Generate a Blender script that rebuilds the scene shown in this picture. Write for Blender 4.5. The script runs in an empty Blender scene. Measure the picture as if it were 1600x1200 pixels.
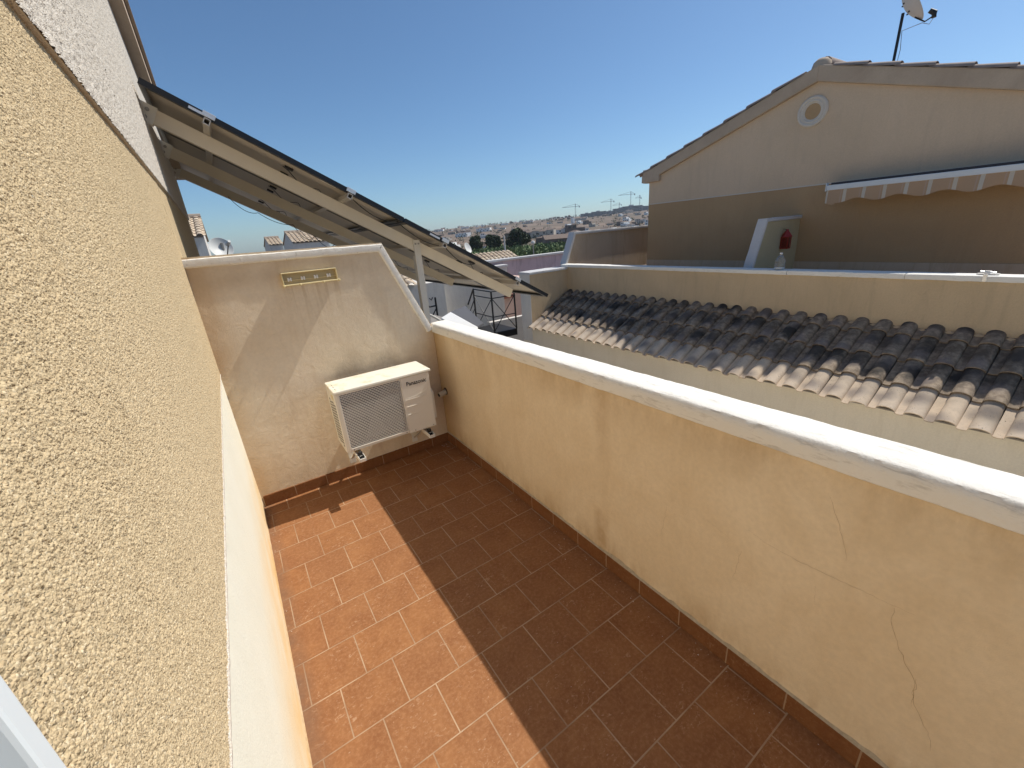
import bpy, bmesh, math, random
import numpy as np
from mathutils import Vector, Matrix, noise as mn
random.seed(7); rng = np.random.default_rng(7)
scene = bpy.context.scene
COL = scene.collection
V = Vector

# ------------------------------------------------------------------ materials
class G:
    def __init__(s, name):
        s.m = bpy.data.materials.new(name); s.m.use_nodes = True
        s.nt = s.m.node_tree; s.nt.nodes.clear()
        s.out = s.n('ShaderNodeOutputMaterial'); s.b = s.n('ShaderNodeBsdfPrincipled')
        s.l(s.b.outputs[0], s.out.inputs[0])
        s.pos = s.n('ShaderNodeNewGeometry').outputs['Position']
    def n(s, t, **k):
        q = s.nt.nodes.new(t)
        for a, v in k.items(): setattr(q, a, v)
        return q
    def l(s, a, b): s.nt.links.new(a, b)
    def setin(s, node, idx, v):
        i = node.inputs[idx]
        if isinstance(v, bpy.types.NodeSocket): s.l(v, i)
        else: i.default_value = v
    def scale(s, vec, sc, off=(0, 0, 0)):
        q = s.n('ShaderNodeMapping'); s.l(vec, q.inputs[0])
        q.inputs['Scale'].default_value = sc; q.inputs['Location'].default_value = off
        return q.outputs[0]
    def noise(s, sc=5, det=4, rough=.55, vec=None, dist=0):
        q = s.n('ShaderNodeTexNoise'); s.l(vec or s.pos, q.inputs['Vector'])
        q.inputs['Scale'].default_value = sc; q.inputs['Detail'].default_value = det
        q.inputs['Roughness'].default_value = rough; q.inputs['Distortion'].default_value = dist
        return q.outputs['Fac']
    def voro(s, sc=5, vec=None, feat='F1', out='Distance'):
        q = s.n('ShaderNodeTexVoronoi', feature=feat); s.l(vec or s.pos, q.inputs['Vector'])
        q.inputs['Scale'].default_value = sc
        return q.outputs[out]
    def ramp(s, f, *st):
        q = s.n('ShaderNodeValToRGB'); s.l(f, q.inputs[0]); e = q.color_ramp.elements
        while len(e) < len(st): e.new(.5)
        for el, (p, c) in zip(e, st):
            el.position = p; el.color = (c, c, c, 1) if isinstance(c, (int, float)) else (*c, 1)
        return q.outputs[0]
    def mr(s, f, a, b, c=0, d=1):
        q = s.n('ShaderNodeMapRange'); s.setin(q, 0, f)
        for i, v in enumerate((a, b, c, d)): q.inputs[i+1].default_value = v
        return q.outputs[0]
    def mix(s, f, a, b, mode='MIX'):
        q = s.n('ShaderNodeMix', data_type='RGBA', blend_type=mode)
        s.setin(q, 0, f)
        for i, v in ((6, a), (7, b)):
            if isinstance(v, tuple): v = (*v, 1)
            s.setin(q, i, v)
        return q.outputs[2]
    def math(s, op, a, b=0.0, c=None):
        q = s.n('ShaderNodeMath', operation=op); s.setin(q, 0, a); s.setin(q, 1, b)
        if c is not None: s.setin(q, 2, c)
        return q.outputs[0]
    def xyz(s, vec=None):
        q = s.n('ShaderNodeSeparateXYZ'); s.l(vec or s.pos, q.inputs[0]); return q.outputs
    def comb(s, x, y, z=0.0):
        q = s.n('ShaderNodeCombineXYZ')
        for i, v in enumerate((x, y, z)): s.setin(q, i, v)
        return q.outputs[0]
    def bump(s, h, st=.3, d=.002, nrm=None):
        q = s.n('ShaderNodeBump'); s.l(h, q.inputs['Height']); q.inputs['Strength'].default_value = st
        q.inputs['Distance'].default_value = d
        if nrm: s.l(nrm, q.inputs['Normal'])
        return q.outputs[0]
    def done(s, col=None, rough=.8, nrm=None, metal=0, spec=.5):
        if col is not None:
            s.setin(s.b, 'Base Color', (*col, 1) if isinstance(col, tuple) else col)
        s.setin(s.b, 'Roughness', rough); s.b.inputs['Metallic'].default_value = metal
        s.b.inputs['Specular IOR Level'].default_value = spec
        if nrm: s.l(nrm, s.b.inputs['Normal'])
        return s.m

def plain(name, col, rough=.6, metal=0, var=.12, sc=30, bump=0, spec=.5):
    g = G(name); c2 = tuple(min(1, v*(1-var*2)) for v in col)
    c = g.mix(g.noise(sc, 5), col, c2)
    return g.done(c, rough, g.bump(g.noise(sc*4), bump, .002) if bump else None, metal, spec)

def plaster(name, c1, c2, stain=None, streak=0, grain=260, bump=.35, lump=.5, mott=2.2, sheen=.85):
    """painted cement render: mottled colour, fine grain, trowel lumps, optional vertical drips"""
    g = G(name)
    c = g.mix(g.ramp(g.noise(mott, 6, .6, dist=.6), (.35, 0), (.68, 1)), c1, c2)
    c = g.mix(g.mr(g.noise(60, 4), .3, .7, 0, .22), c, tuple(v*.6 for v in c1))
    if stain:
        v = g.scale(g.pos, (1, 1, .16))
        s = g.ramp(g.noise(9, 7, .68, v, .6), (.50, 0), (.72, 1))
        c = g.mix(g.math('MULTIPLY', s, streak), c, stain)
    h = g.math('ADD', g.noise(grain, 3, .7), g.math('MULTIPLY', g.noise(14, 5, .6, dist=.8), lump*6))
    return g, c, g.bump(h, bump, .004), sheen

def finish(t): return t[0].done(t[1], t[3], t[2], spec=.25)

M = {}
# parapet: warm cream, brown grime under the coping and above the skirting
def m_parapet():
    g, c, n, r = plaster('parapet_plaster', (.83, .69, .49), (.75, .60, .40), (.56, .40, .22), .18, lump=.3, mott=3.0)
    x = g.xyz()
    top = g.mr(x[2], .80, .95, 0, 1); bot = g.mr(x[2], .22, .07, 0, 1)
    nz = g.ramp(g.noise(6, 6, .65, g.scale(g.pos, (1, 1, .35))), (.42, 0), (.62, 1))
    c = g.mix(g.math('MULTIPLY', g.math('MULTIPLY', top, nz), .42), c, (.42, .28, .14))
    c = g.mix(g.math('MULTIPLY', g.math('MULTIPLY', bot, nz), .65), c, (.42, .25, .10))
    # the broad damp patch half way along, running down to the floor
    e = g.math('ABSOLUTE', g.math('SUBTRACT', x[1], 1.225)); e = g.mr(e, .015, .06, 1, 0)
    e = g.math('MULTIPLY', e, g.math('ADD', g.math('MULTIPLY', g.mr(x[2], .34, .30, 0, 1), 1.0), g.mr(x[2], .5, .95, 0, .8)))
    e = g.math('MULTIPLY', e, g.mr(g.noise(12, 5), .3, .55, .2, 1))
    c = g.mix(g.math('MULTIPLY', e, .6), c, (.46, .30, .15))
    cr = g.mr(x[1], 2.72, 3.0, 0, .75); c = g.mix(cr, c, (.50, .32, .15))  # far corner toned orange-brown, painting the warm bounce into the colour
    return g.done(c, .8, n, spec=.25)
M['parapet'] = m_parapet()
def m_end():
    g, c, n, r = plaster('partition_plaster', (.83, .71, .54), (.75, .62, .45), (.56, .40, .24), .35, bump=.5, lump=.55, mott=2.6)
    x = g.xyz()
    # drips below the rack
    dr = g.ramp(g.noise(45, 3, .5, g.scale(g.pos, (1, 1, .04))), (.5, 0), (.62, 1))
    mk = g.math('MULTIPLY', g.mr(x[0], .27, .31, 0, 1), g.mr(x[0], .66, .62, 0, 1))
    mk = g.math('MULTIPLY', mk, g.math('MULTIPLY', g.mr(x[2], 1.16, 1.40, 0, 1), g.mr(x[2], 1.44, 1.43, 0, 1)))
    c = g.mix(g.math('MULTIPLY', g.math('MULTIPLY', dr, mk), .32), c, (.44, .30, .14))
    # soot above the heat pump
    a = g.math('MULTIPLY', g.mr(x[2], .99, .80, 0, 1), g.mr(x[2], .74, .79, 0, 1))
    a = g.math('MULTIPLY', a, g.math('MULTIPLY', g.mr(x[0], .33, .5, 0, 1), g.mr(x[0], 1.0, .85, 0, 1)))
    a = g.math('MULTIPLY', a, g.mr(g.noise(6, 5), .35, .6, 0, 1))
    c = g.mix(g.math('MULTIPLY', a, .5), c, (.25, .2, .15))
    # ochre edges
    ed = g.math('ADD', g.mr(x[0], -.02, -.17, 0, .6), g.mr(x[0], 1.13, 1.25, 0, .7))
    c = g.mix(g.math('MULTIPLY', ed, g.mr(g.noise(4, 4), .3, .7, .4, 1)), c, (.50, .30, .12))
    tp = g.math('MULTIPLY', g.mr(x[2], 1.42, 1.50, 0, 1), g.mr(g.noise(5, 5), .3, .6, .2, 1))
    c = g.mix(g.math('MULTIPLY', tp, .45), c, (.46, .33, .20))
    return g.done(c, .85, n, spec=.2)
M['end'] = m_end()
def m_white(name='white_coping', dirt=.5, c1=(.85, .83, .77), c2=(.78, .75, .68), bmp=.5, chip=False):
    g = G(name)
    c = g.mix(g.noise(3, 5), c1, c2)
    d = g.ramp(g.noise(40, 6, .7, g.scale(g.pos, (1, .25, 1))), (.56, 0), (.72, 1))
    c = g.mix(g.math('MULTIPLY', d, dirt), c, (.38, .34, .28))
    if chip:     # the arris has lost its paint in long flakes
        x = g.xyz(); zc = g.math('ADD', x[2], g.math('MULTIPLY', x[1], .00662))
        m = g.math('MULTIPLY', g.mr(zc, 1.014, 1.022, 0, 1), g.mr(zc, 1.041, 1.034, 0, 1)); m = g.math('MULTIPLY', m, g.mr(x[0], 1.25, 1.243, 0, 1))
        m = g.math('MULTIPLY', m, g.mr(x[1], 1.6, .3, .10, .62)); m = g.math('MULTIPLY', m, g.ramp(g.noise(38, 6, .7, g.scale(g.pos, (1, .3, 1.6)), .8), (.52, 0), (.64, 1)))
        c = g.mix(m, c, (.45, .43, .40))
        hl = g.ramp(g.noise(55, 4, .6, g.scale(g.pos, (1.6, .12, 1))), (.62, 0), (.68, 1)); c = g.mix(g.math('MULTIPLY', hl, .45), c, (.48, .45, .40))
    h = g.math('ADD', g.noise(22, 6, .65, dist=1.0), g.math('MULTIPLY', g.noise(160, 3), .35))
    return g.done(c, .75, g.bump(h, bmp, .006), spec=.25)
M['white'] = m_white(); M['cope'] = m_white('peeling_coping', chip=True)
M['white_far'] = m_white('white_trim', .35, (.62, .61, .60), (.52, .51, .50))
def m_plinth():
    g = G('white_plinth_paint')
    x = g.xyz()
    c = g.mix(g.noise(3, 6, .6, g.scale(g.pos, (1, 1, .5))), (.84, .82, .70), (.76, .73, .59))
    t = g.math('MULTIPLY', g.mr(x[2], .55, .08, 0, 1), g.mr(g.noise(5, 5, .6, g.scale(g.pos, (1, .6, 1.5))), .25, .6, .25, 1))
    c = g.mix(g.math('MULTIPLY', t, .9), c, (.80, .56, .25))
    b = g.math('MULTIPLY', g.mr(x[2], .07, .0, 0, 1), g.ramp(g.noise(60, 5), (.45, 0), (.6, 1)))
    c = g.mix(g.math('MULTIPLY', b, .7), c, (.42, .25, .11))
    return g.done(c, .8, g.bump(g.math('ADD', g.noise(200, 3), g.math('MULTIPLY', g.noise(9, 5, .6, g.scale(g.pos, (1, 1, .4))), 5)), .35, .004), spec=.2)
M['plinth'] = m_plinth()
def m_rough(name, c1, c2, c3):
    g = G(name)
    cell = g.voro(400, out='Color')
    sx = g.xyz(cell)[0]
    c = g.mix(sx, c1, c2)
    c = g.mix(g.ramp(g.xyz(cell)[1], (.86, 0), (.94, .8)), c, c3)
    c = g.mix(g.ramp(g.xyz(cell)[2], (.86, 0), (.93, .75)), c, tuple(v*.5 for v in c1))
    c = g.mix(g.mr(g.noise(2.2, 5), .3, .7, 0, .4), c, tuple(v*.82 for v in c1))
    h = g.math('ADD', g.math('MULTIPLY', g.voro(400), -1.0), g.math('MULTIPLY', g.noise(320, 3, .7), .5))
    return g.done(c, .9, g.bump(h, .6, .0025), spec=.15)
M['rough'] = m_rough('yellow_roughcast', (.67, .53, .325), (.52, .395, .235), (.77, .65, .45))
M['rough_up'] = m_rough('white_roughcast', (.68, .62, .53), (.56, .50, .42), (.78, .74, .68))
M['verge'] = finish(plaster('verge_plaster', (.54, .43, .32), (.44, .34, .25), lump=.3))
M['nb_up'] = finish(plaster('grey_beige_render', (.70, .535, .375), (.63, .48, .33), (.50, .385, .28), .3, lump=.3, bump=.6, grain=120, mott=.8))
M['nb_lo'] = finish(plaster('tan_render', (.50, .34, .19), (.46, .305, .165), (.34, .21, .11), .2, lump=.3, bump=.6, grain=120, mott=.8))
M['nb_par'] = finish(plaster('ochre_render', (.66, .505, .32), (.58, .44, .275), (.27, .22, .15), .22, lump=.4, bump=.8, grain=110, mott=1.2))
M['nb_low'] = finish(plaster('pale_olive_render', (.82, .74, .60), (.76, .68, .54), (.62, .54, .41), .35, lump=.35, bump=.6, grain=130, mott=1.4))
M['grey_r'] = finish(plaster('weathered_grey_render', (.74, .70, .63), (.66, .62, .56), (.48, .44, .40), .4, lump=.4, mott=1.3))
M['lilac'] = finish(plaster('lilac_render', (.66, .53, .54), (.60, .48, .49), (.34, .27, .28), .8, lump=.4, mott=1.8))
M['pink'] = finish(plaster('pink_render', (.72, .52, .43), (.66, .47, .39), lump=.4))
M['far_end'] = finish(plaster('grey_tan_render', (.60, .48, .35), (.52, .41, .29), (.38, .27, .16), .5, lump=.4, mott=1.6))
M['lant_wall'] = finish(plaster('yellow_cream_render', (.55, .48, .30), (.50, .43, .27), lump=.3))

def m_floor(skirt=False):
    g = G('terracotta_skirting' if skirt else 'terracotta_tiles')
    x = g.xyz()
    if skirt: u, v = g.math('ADD', x[0], x[1]), 0.05
    else: u, v = g.math('ADD', x[0], .039+.105+2.1), g.math('ADD', x[1], -1.180+.2125*20)
    br = g.n('ShaderNodeTexBrick'); g.l(g.comb(u, v, 0.0), br.inputs['Vector'])
    br.offset = .5; br.offset_frequency = 2; br.squash = 1
    br.inputs['Color1'].default_value = (.0, .0, .0, 1); br.inputs['Color2'].default_value = (1, 1, 1, 1)
    br.inputs['Scale'].default_value = 1; br.inputs['Mortar Size'].default_value = .0028
    br.inputs['Mortar Smooth'].default_value = .25; br.inputs['Bias'].default_value = 0
    br.inputs['Brick Width'].default_value = .2105; br.inputs['Row Height'].default_value = .2125 if not skirt else 5
    mort = br.outputs['Fac']
    c = g.mix(g.ramp(g.noise(7, 7, .7, dist=.4), (.35, 0), (.66, 1)), (.312, .142, .057), (.222, .09, .035))
    c = g.mix(g.mr(g.xyz(br.outputs['Color'])[0], 0, 1, 0, .6), c, (.235, .105, .048))
    c = g.mix(g.mr(g.noise(70, 5, .7), .45, .75, 0, .45), c, (.46, .25, .125))
    # short pale scratches and flecks pressed in the glaze
    fl = g.voro(16, g.scale(g.pos, (1, 1.9, 1)), out='Distance')
    nz = g.noise(38, 4, .6, g.scale(g.pos, (1, 1.6, 1)), 1.8)
    fk = g.math('MULTIPLY', g.ramp(nz, (.60, 0), (.66, 1)), g.mr(g.noise(5, 3), .38, .6, 0, 1))
    c = g.mix(g.math('MULTIPLY', fk, .38), c, (.58, .40, .26))
    c = g.mix(g.math('MULTIPLY', g.ramp(fl, (.03, 1), (.09, 0)), .35), c, (.62, .47, .33))
    mc = g.mix(g.ramp(g.noise(6, 4), (.4, 0), (.6, 1)), (.44, .30, .19), (.32, .20, .12))
    if skirt: c = g.mix(.45, c, (.12, .04, .012))
    c = g.mix(mort, c, mc if not skirt else (.36, .24, .15))
    # grime along the left wall
    if not skirt:
        gr = g.math('MULTIPLY', g.mr(x[0], -.10, -.165, 0, 1), g.mr(g.noise(9, 5), .3, .65, .25, 1))
        c = g.mix(g.math('MULTIPLY', gr, .6), c, (.17, .11, .075))
    h = g.math('SUBTRACT', g.math('MULTIPLY', g.noise(30, 6, .65, dist=.8), .35), g.math('MULTIPLY', mort, .5))
    ro = g.mr(g.noise(18, 5), .3, .7, .6, .8)
    return g.done(c, ro, g.bump(h, .55, .0035), spec=.15)
M['floor'] = m_floor(); M['skirt'] = m_floor(True)

def m_tile(name='barrel_tile', soot_shade=1.0, c1=(.68, .54, .39), c2=(.50, .375, .255), c3=(.60, .52, .43)):
    """clay tiles coloured at the works: each one is sprayed with a soft dark or lilac cloud of its own (attribute tuv); upper rows also take painted shade"""
    g = G(name)
    at = g.n('ShaderNodeAttribute'); at.attribute_name = 'tuv'; ax, as_, ar = g.xyz(at.outputs['Vector'])
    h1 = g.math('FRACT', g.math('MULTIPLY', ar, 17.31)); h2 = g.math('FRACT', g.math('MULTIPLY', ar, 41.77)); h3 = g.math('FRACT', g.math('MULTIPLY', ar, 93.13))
    c = g.mix(g.mr(ar, .48, .52, 0, 1), c1, tuple(v*.44 for v in c2)) if soot_shade == .95 else g.mix(ar, c1, c2); c = g.mix(g.math('MULTIPLY', h3, .6 if soot_shade != .95 else g.mr(ar, .45, .52, .6, .12)), c, c3)  # upper rows get a darker base, painting the parapet's shade into the colour
    c = g.mix(g.ramp(g.noise(16, 5, .65), (.42, 0), (.72, .8)), c, tuple(v*.78 for v in c1))
    nz = g.math('MULTIPLY', g.math('SUBTRACT', g.noise(8, 3, .5), .5), 1.3)
    def blob(cx, cy, rx, ry):
        dx = g.math('DIVIDE', g.math('SUBTRACT', ax, cx), rx); dy = g.math('DIVIDE', g.math('SUBTRACT', as_, cy), ry)
        d = g.math('ADD', g.math('SQRT', g.math('ADD', g.math('MULTIPLY', dx, dx), g.math('MULTIPLY', dy, dy))), nz)
        return g.mr(d, .35, 1.15, 1, 0)
    lil = blob(g.math('ADD', .1, g.math('MULTIPLY', h2, .6)), g.math('ADD', .05, g.math('MULTIPLY', h3, .9)), .5, .26)
    c = g.mix(g.math('MULTIPLY', lil, .7), c, (.24, .20, .18))
    if soot_shade:
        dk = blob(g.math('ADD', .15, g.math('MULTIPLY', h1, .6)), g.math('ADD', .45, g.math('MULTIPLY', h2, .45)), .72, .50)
        dk = g.math('MULTIPLY', dk, g.mr(h3, .1, .35, .35, 1)); dk = g.math('MULTIPLY', dk, g.mr(ar, .45, .52, .3, 1)) if soot_shade == .95 else dk  # dark clouds also strengthened on the upper, shaded rows
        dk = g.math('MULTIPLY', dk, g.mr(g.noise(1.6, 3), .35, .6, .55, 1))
        c = g.mix(g.math('MULTIPLY', dk, soot_shade), c, (.034, .030, .027))
        sp = g.ramp(g.noise(70, 4, .7), (.60, 0), (.66, 1)); sp = g.math('MULTIPLY', sp, g.ramp(g.noise(9, 3), (.45, 0), (.6, 1)))
        c = g.mix(g.math('MULTIPLY', sp, .8), c, (.07, .06, .05))
    return g.done(c, .8, g.bump(g.noise(90, 5, .7), .35, .003), spec=.2)
M['tile'] = m_tile(soot_shade=.95); M['tile2'] = m_tile('pale_barrel_tile', .5, (.56, .42, .33), (.46, .33, .25), (.62, .53, .45))
M['tile3'] = m_tile('clean_barrel_tile', 0, (.64, .52, .38), (.50, .38, .27), (.68, .58, .44))

M['ac'] = plain('ivory_enamel', (.80, .76, .67), .42, 0, .03, 6, .03)
def m_lid():
    g = G('ivory_lid_stained')
    c = g.mix(g.ramp(g.noise(7, 5, .65), (.52, 0), (.70, 1)), (.80, .77, .66), (.70, .56, .33))
    return g.done(c, .45, g.bump(g.noise(60), .05, .001))
M['ac_lid'] = m_lid()
M['dark'] = plain('dark_coil', (.012, .011, .011), .7)
M['grille'] = plain('grille_wire_cream', (.80, .77, .70), .5, 0, .06, 8)
M['black'] = plain('black_paint', (.012, .012, .014), .45, 0, 0)
M['gold'] = plain('cream_gold_enamel', (.74, .62, .34), .38, 0, .08, 20)
M['gold_d'] = plain('olive_gold_plate', (.52, .43, .24), .5, 0, .1, 12)
M['clip'] = plain('ivory_plastic', (.90, .88, .82), .4, 0, .02)
M['pvc'] = plain('cream_pipe_plastic', (.66, .58, .44), .5)
M['beam'] = plain('cream_lacquered_aluminium', (.78, .71, .58), .5, 0, .07, 9)
M['post'] = plain('white_lacquered_post', (.70, .67, .60), .5, 0, .05, 9)
M['plate'] = plain('white_bracket_plate', (.76, .74, .68), .5, 0, .04, 12)
M['steel'] = plain('zinc_bolt', (.38, .36, .33), .4, .8)
M['alu'] = plain('bright_aluminium', (.72, .73, .74), .35, .6, .03)
M['rail'] = plain('aluminium_rail', (.62, .58, .52), .45, .3, .05)
M['pframe'] = plain('black_anodised_frame', (.012, .013, .016), .4, .2, 0)
M['back'] = plain('white_backsheet', (.60, .54, .45), .55, 0, .05, 3)
M['cable'] = plain('black_cable', (.015, .015, .015), .6, 0, 0)
M['railing'] = plain('black_ironwork', (.012, .012, .013), .5, .1, 0)
M['slabw'] = plain('white_box_vinyl', (.88, .87, .84), .8, 0, .02)
M['slabg'] = plain('blue_grey_vinyl', (.13, .13, .14), .9, 0, .05)
M['hose'] = plain('cream_hose', (.70, .66, .58), .5)
M['rag'] = plain('yellowed_cloth', (.72, .60, .32), .8)
M['conc'] = plain('weathered_concrete', (.30, .27, .24), .9, 0, .2, 5, .3)
M['red'] = plain('red_lantern_paint', (.30, .022, .012), .5, 0, .08)
M['awn_bar'] = plain('white_awning_bar', (.66, .70, .72), .45, 0, .02)
M['awn_dark'] = plain('dark_awning_gap', (.05, .045, .05), .6)
M['dish'] = plain('grey_white_dish', (.60, .60, .57), .5, 0, .05, 6)
M['dish_b'] = plain('dull_grey_dish', (.62, .61, .57), .55, 0, .06, 6)
M['door'] = plain('white_lacquered_aluminium', (.74, .79, .80), .35, 0, .02)
M['ring'] = plain('cream_moulding', (.66, .60, .52), .7, 0, .06, 10, .1)
M['crack'] = plain('crack_shadow', (.36, .24, .13), .9, 0, .1)
M['crumb'] = plain('white_plaster_crumb', (.78, .74, .66), .9)
def m_glass(name, col, rough=.05):
    g = G(name); m = g.done(col, rough); g.b.inputs['Transmission Weight'].default_value = .92; g.b.inputs['IOR'].default_value = 1.3; return m
M['bottle'] = m_glass('clear_plastic', (.92, .93, .93))
M['pv'] = plain('solar_glass', (.01, .015, .035), .08, 0, .1, 3)
def m_val():
    g = G('striped_awning_cloth'); x = g.xyz()
    t = g.math('FRACT', g.math('DIVIDE', g.math('ADD', x[1], 10-.03), .2165))
    c = g.mix(g.math('LESS_THAN', t, .17), (.44, .30, .19), (.54, .49, .41))
    c = g.mix(g.math('MULTIPLY', g.math('LESS_THAN', g.math('ABSOLUTE', g.math('SUBTRACT', t, .28)), .03), .5), c, (.45, .35, .30))
    g.b.inputs['Subsurface Weight'].default_value = 0
    return g.done(c, .9)
M['valance'] = m_val()
def m_leaf(name, a, b):
    g = G(name); c = g.mix(g.n('ShaderNodeNewGeometry').outputs['Random Per Island'], a, b)
    c = g.mix(g.ramp(g.noise(.6, 3), (.4, 0), (.6, .6)), c, tuple(v*.55 for v in a)); return g.done(c, .7, spec=.2)
M['pine'] = m_leaf('pine_needles', (.030, .050, .020), (.055, .080, .030))
M['bush'] = m_leaf('scrub_leaves', (.11, .165, .065), (.18, .225, .10))
M['palm'] = m_leaf('palm_leaves', (.05, .07, .03), (.10, .12, .06))
M['bark'] = plain('bark', (.12, .085, .06), .9, 0, .3, 20, .5)
def m_ground():
    g = G('dry_ground')
    c = g.mix(g.ramp(g.noise(.006, 6, .6), (.4, 0), (.6, 1)), (.22, .16, .12), (.165, .12, .092))
    v = g.voro(.014, g.scale(g.pos, (1, .45, 1)), out='Color'); c = g.mix(.5, c, g.mix(g.xyz(v)[0], (.25, .19, .145), (.13, .105, .08)))
    c = g.mix(g.ramp(g.noise(.05, 5), (.56, 0), (.64, .7)), c, (.07, .08, .045))
    return g.done(c, .95, spec=.1)
M['ground'] = m_ground()
M['edge'] = plain('broken_plaster', (.60, .50, .36), .9, 0, .3, 60, .5)
M['outer'] = plain('white_outer_wall', (.84, .79, .68), .85, 0, .05, 2)  # whitened to throw more bounced sun across the gap
M['bounce_pale'] = plain('pale_bounce_slab', (.82, .75, .62), .85, 0, .15, 2)
M['asph'] = plain('grey_paving', (.20, .19, .18), .9, 0, .2, 1)

# ------------------------------------------------------------------ mesh helpers
def setp(o, label=None, cat=None, group=None, kind=None):
    if label: o['label'] = label
    if cat: o['category'] = cat
    if group: o['group'] = group
    if kind: o['kind'] = kind
    return o
def thing(name, label, cat, loc=(0, 0, 0), rot=(0, 0, 0), group=None):
    o = bpy.data.objects.new(name, None); COL.objects.link(o); o.location = loc; o.rotation_euler = rot
    o.empty_display_size = .05
    return setp(o, label, cat, group)
def wloc(p):
    l = V((0, 0, 0))
    while p: l += p.location; p = p.parent
    return l
def obj(name, bm, mats, parent=None, smooth=False, local=False, bevel=0, seg=2, autos=35, loc=None):
    me = bpy.data.meshes.new(name)
    if isinstance(bm, tuple): me.from_pydata(*[list(a) for a in bm[:1]], [], bm[1])
    else:
        bmesh.ops.recalc_face_normals(bm, faces=bm.faces); bm.to_mesh(me); bm.free()
    o = bpy.data.objects.new(name, me); COL.objects.link(o)
    if parent:
        o.parent = parent
        if not local: me.transform(Matrix.Translation(-wloc(parent)))
    elif loc is not None:
        me.transform(Matrix.Translation(-V(loc))); o.location = loc
    for m in (mats if isinstance(mats, (list, tuple)) else [mats]): me.materials.append(m)
    if smooth:
        me.polygons.foreach_set('use_smooth', [True]*len(me.polygons))
        if autos:
            try: me.set_sharp_from_angle(angle=math.radians(autos))
            except Exception: pass
    if bevel:
        b = o.modifiers.new('bevel', 'BEVEL'); b.width = bevel; b.segments = seg; b.limit_method = 'ANGLE'; b.angle_limit = math.radians(40)
        b.harden_normals = False
    return o
def B(): return bmesh.new()
def box(bm, x0, x1, y0, y1, z0, z1, mi=0):
    vs = [bm.verts.new((x, y, z)) for x in (x0, x1) for y in (y0, y1) for z in (z0, z1)]
    for f in ((0, 1, 3, 2), (4, 6, 7, 5), (0, 4, 5, 1), (2, 3, 7, 6), (0, 2, 6, 4), (1, 5, 7, 3)):
        bm.faces.new([vs[i] for i in f]).material_index = mi
    return bm
def hexa(bm, a, b, mi=0):
    """solid between two matching polygons"""
    A = [bm.verts.new(p) for p in a]; Bv = [bm.verts.new(p) for p in b]; n = len(A)
    bm.faces.new(A[::-1]).material_index = mi; bm.faces.new(Bv).material_index = mi
    for i in range(n): bm.faces.new([A[i], A[(i+1) % n], Bv[(i+1) % n], Bv[i]]).material_index = mi
    return bm
def prism(bm, poly, axis, a0, a1, mi=0):
    def p(u, v, a): return {0: (a, u, v), 1: (u, a, v), 2: (u, v, a)}[axis]
    return hexa(bm, [p(u, v, a0) for u, v in poly], [p(u, v, a1) for u, v in poly], mi)
def bar(bm, a, b, w, h, up=V((0, 0, 1)), mi=0):
    a, b = V(a), V(b); d = (b-a).normalized(); s = d.cross(V(up)).normalized(); u = s.cross(d)
    c = [s*w/2+u*h/2, -s*w/2+u*h/2, -s*w/2-u*h/2, s*w/2-u*h/2]
    return hexa(bm, [a+k for k in c], [b+k for k in c], mi)
def tube(bm, pts, r, n=8, mi=0):
    pts = [V(p) for p in pts]; rings = []
    for i, p in enumerate(pts):
        d = (pts[min(i+1, len(pts)-1)]-pts[max(i-1, 0)]).normalized()
        s = d.cross(V((0, 0, 1)));
        if s.length < .1: s = d.cross(V((1, 0, 0)))
        s.normalize(); u = s.cross(d); rr = r[i] if isinstance(r, (list, tuple)) else r
        rings.append([bm.verts.new(p+(s*math.cos(t)+u*math.sin(t))*rr) for t in [2*math.pi*k/n for k in range(n)]])
    for a, b in zip(rings, rings[1:]):
        for k in range(n): bm.faces.new([a[k], a[(k+1) % n], b[(k+1) % n], b[k]]).material_index = mi
    bm.faces.new(rings[0][::-1]).material_index = mi; bm.faces.new(rings[-1]).material_index = mi
    return bm
def cyl(bm, c, ax, r, h, n=20, mi=0, r2=None):
    c, ax = V(c), V(ax).normalized(); return tube(bm, [c, c+ax*h], [r, r if r2 is None else r2], n, mi)
def lathe(bm, prof, c, ax=(0, 0, 1), n=32, mi=0):
    """prof = [(radius, height)...] round the axis ax at c"""
    c, ax = V(c), V(ax).normalized(); s = ax.cross(V((0, 0, 1)))
    if s.length < .1: s = V((1, 0, 0))
    s.normalize(); u = ax.cross(s); R = []
    for r, h in prof:
        R.append([bm.verts.new(c+ax*h+(s*math.cos(t)+u*math.sin(t))*max(r, 1e-4)) for t in [2*math.pi*k/n for k in range(n)]])
    for a, b in zip(R, R[1:]):
        for k in range(n): bm.faces.new([a[k], a[(k+1) % n], b[(k+1) % n], b[k]]).material_index = mi
    return bm
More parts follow.
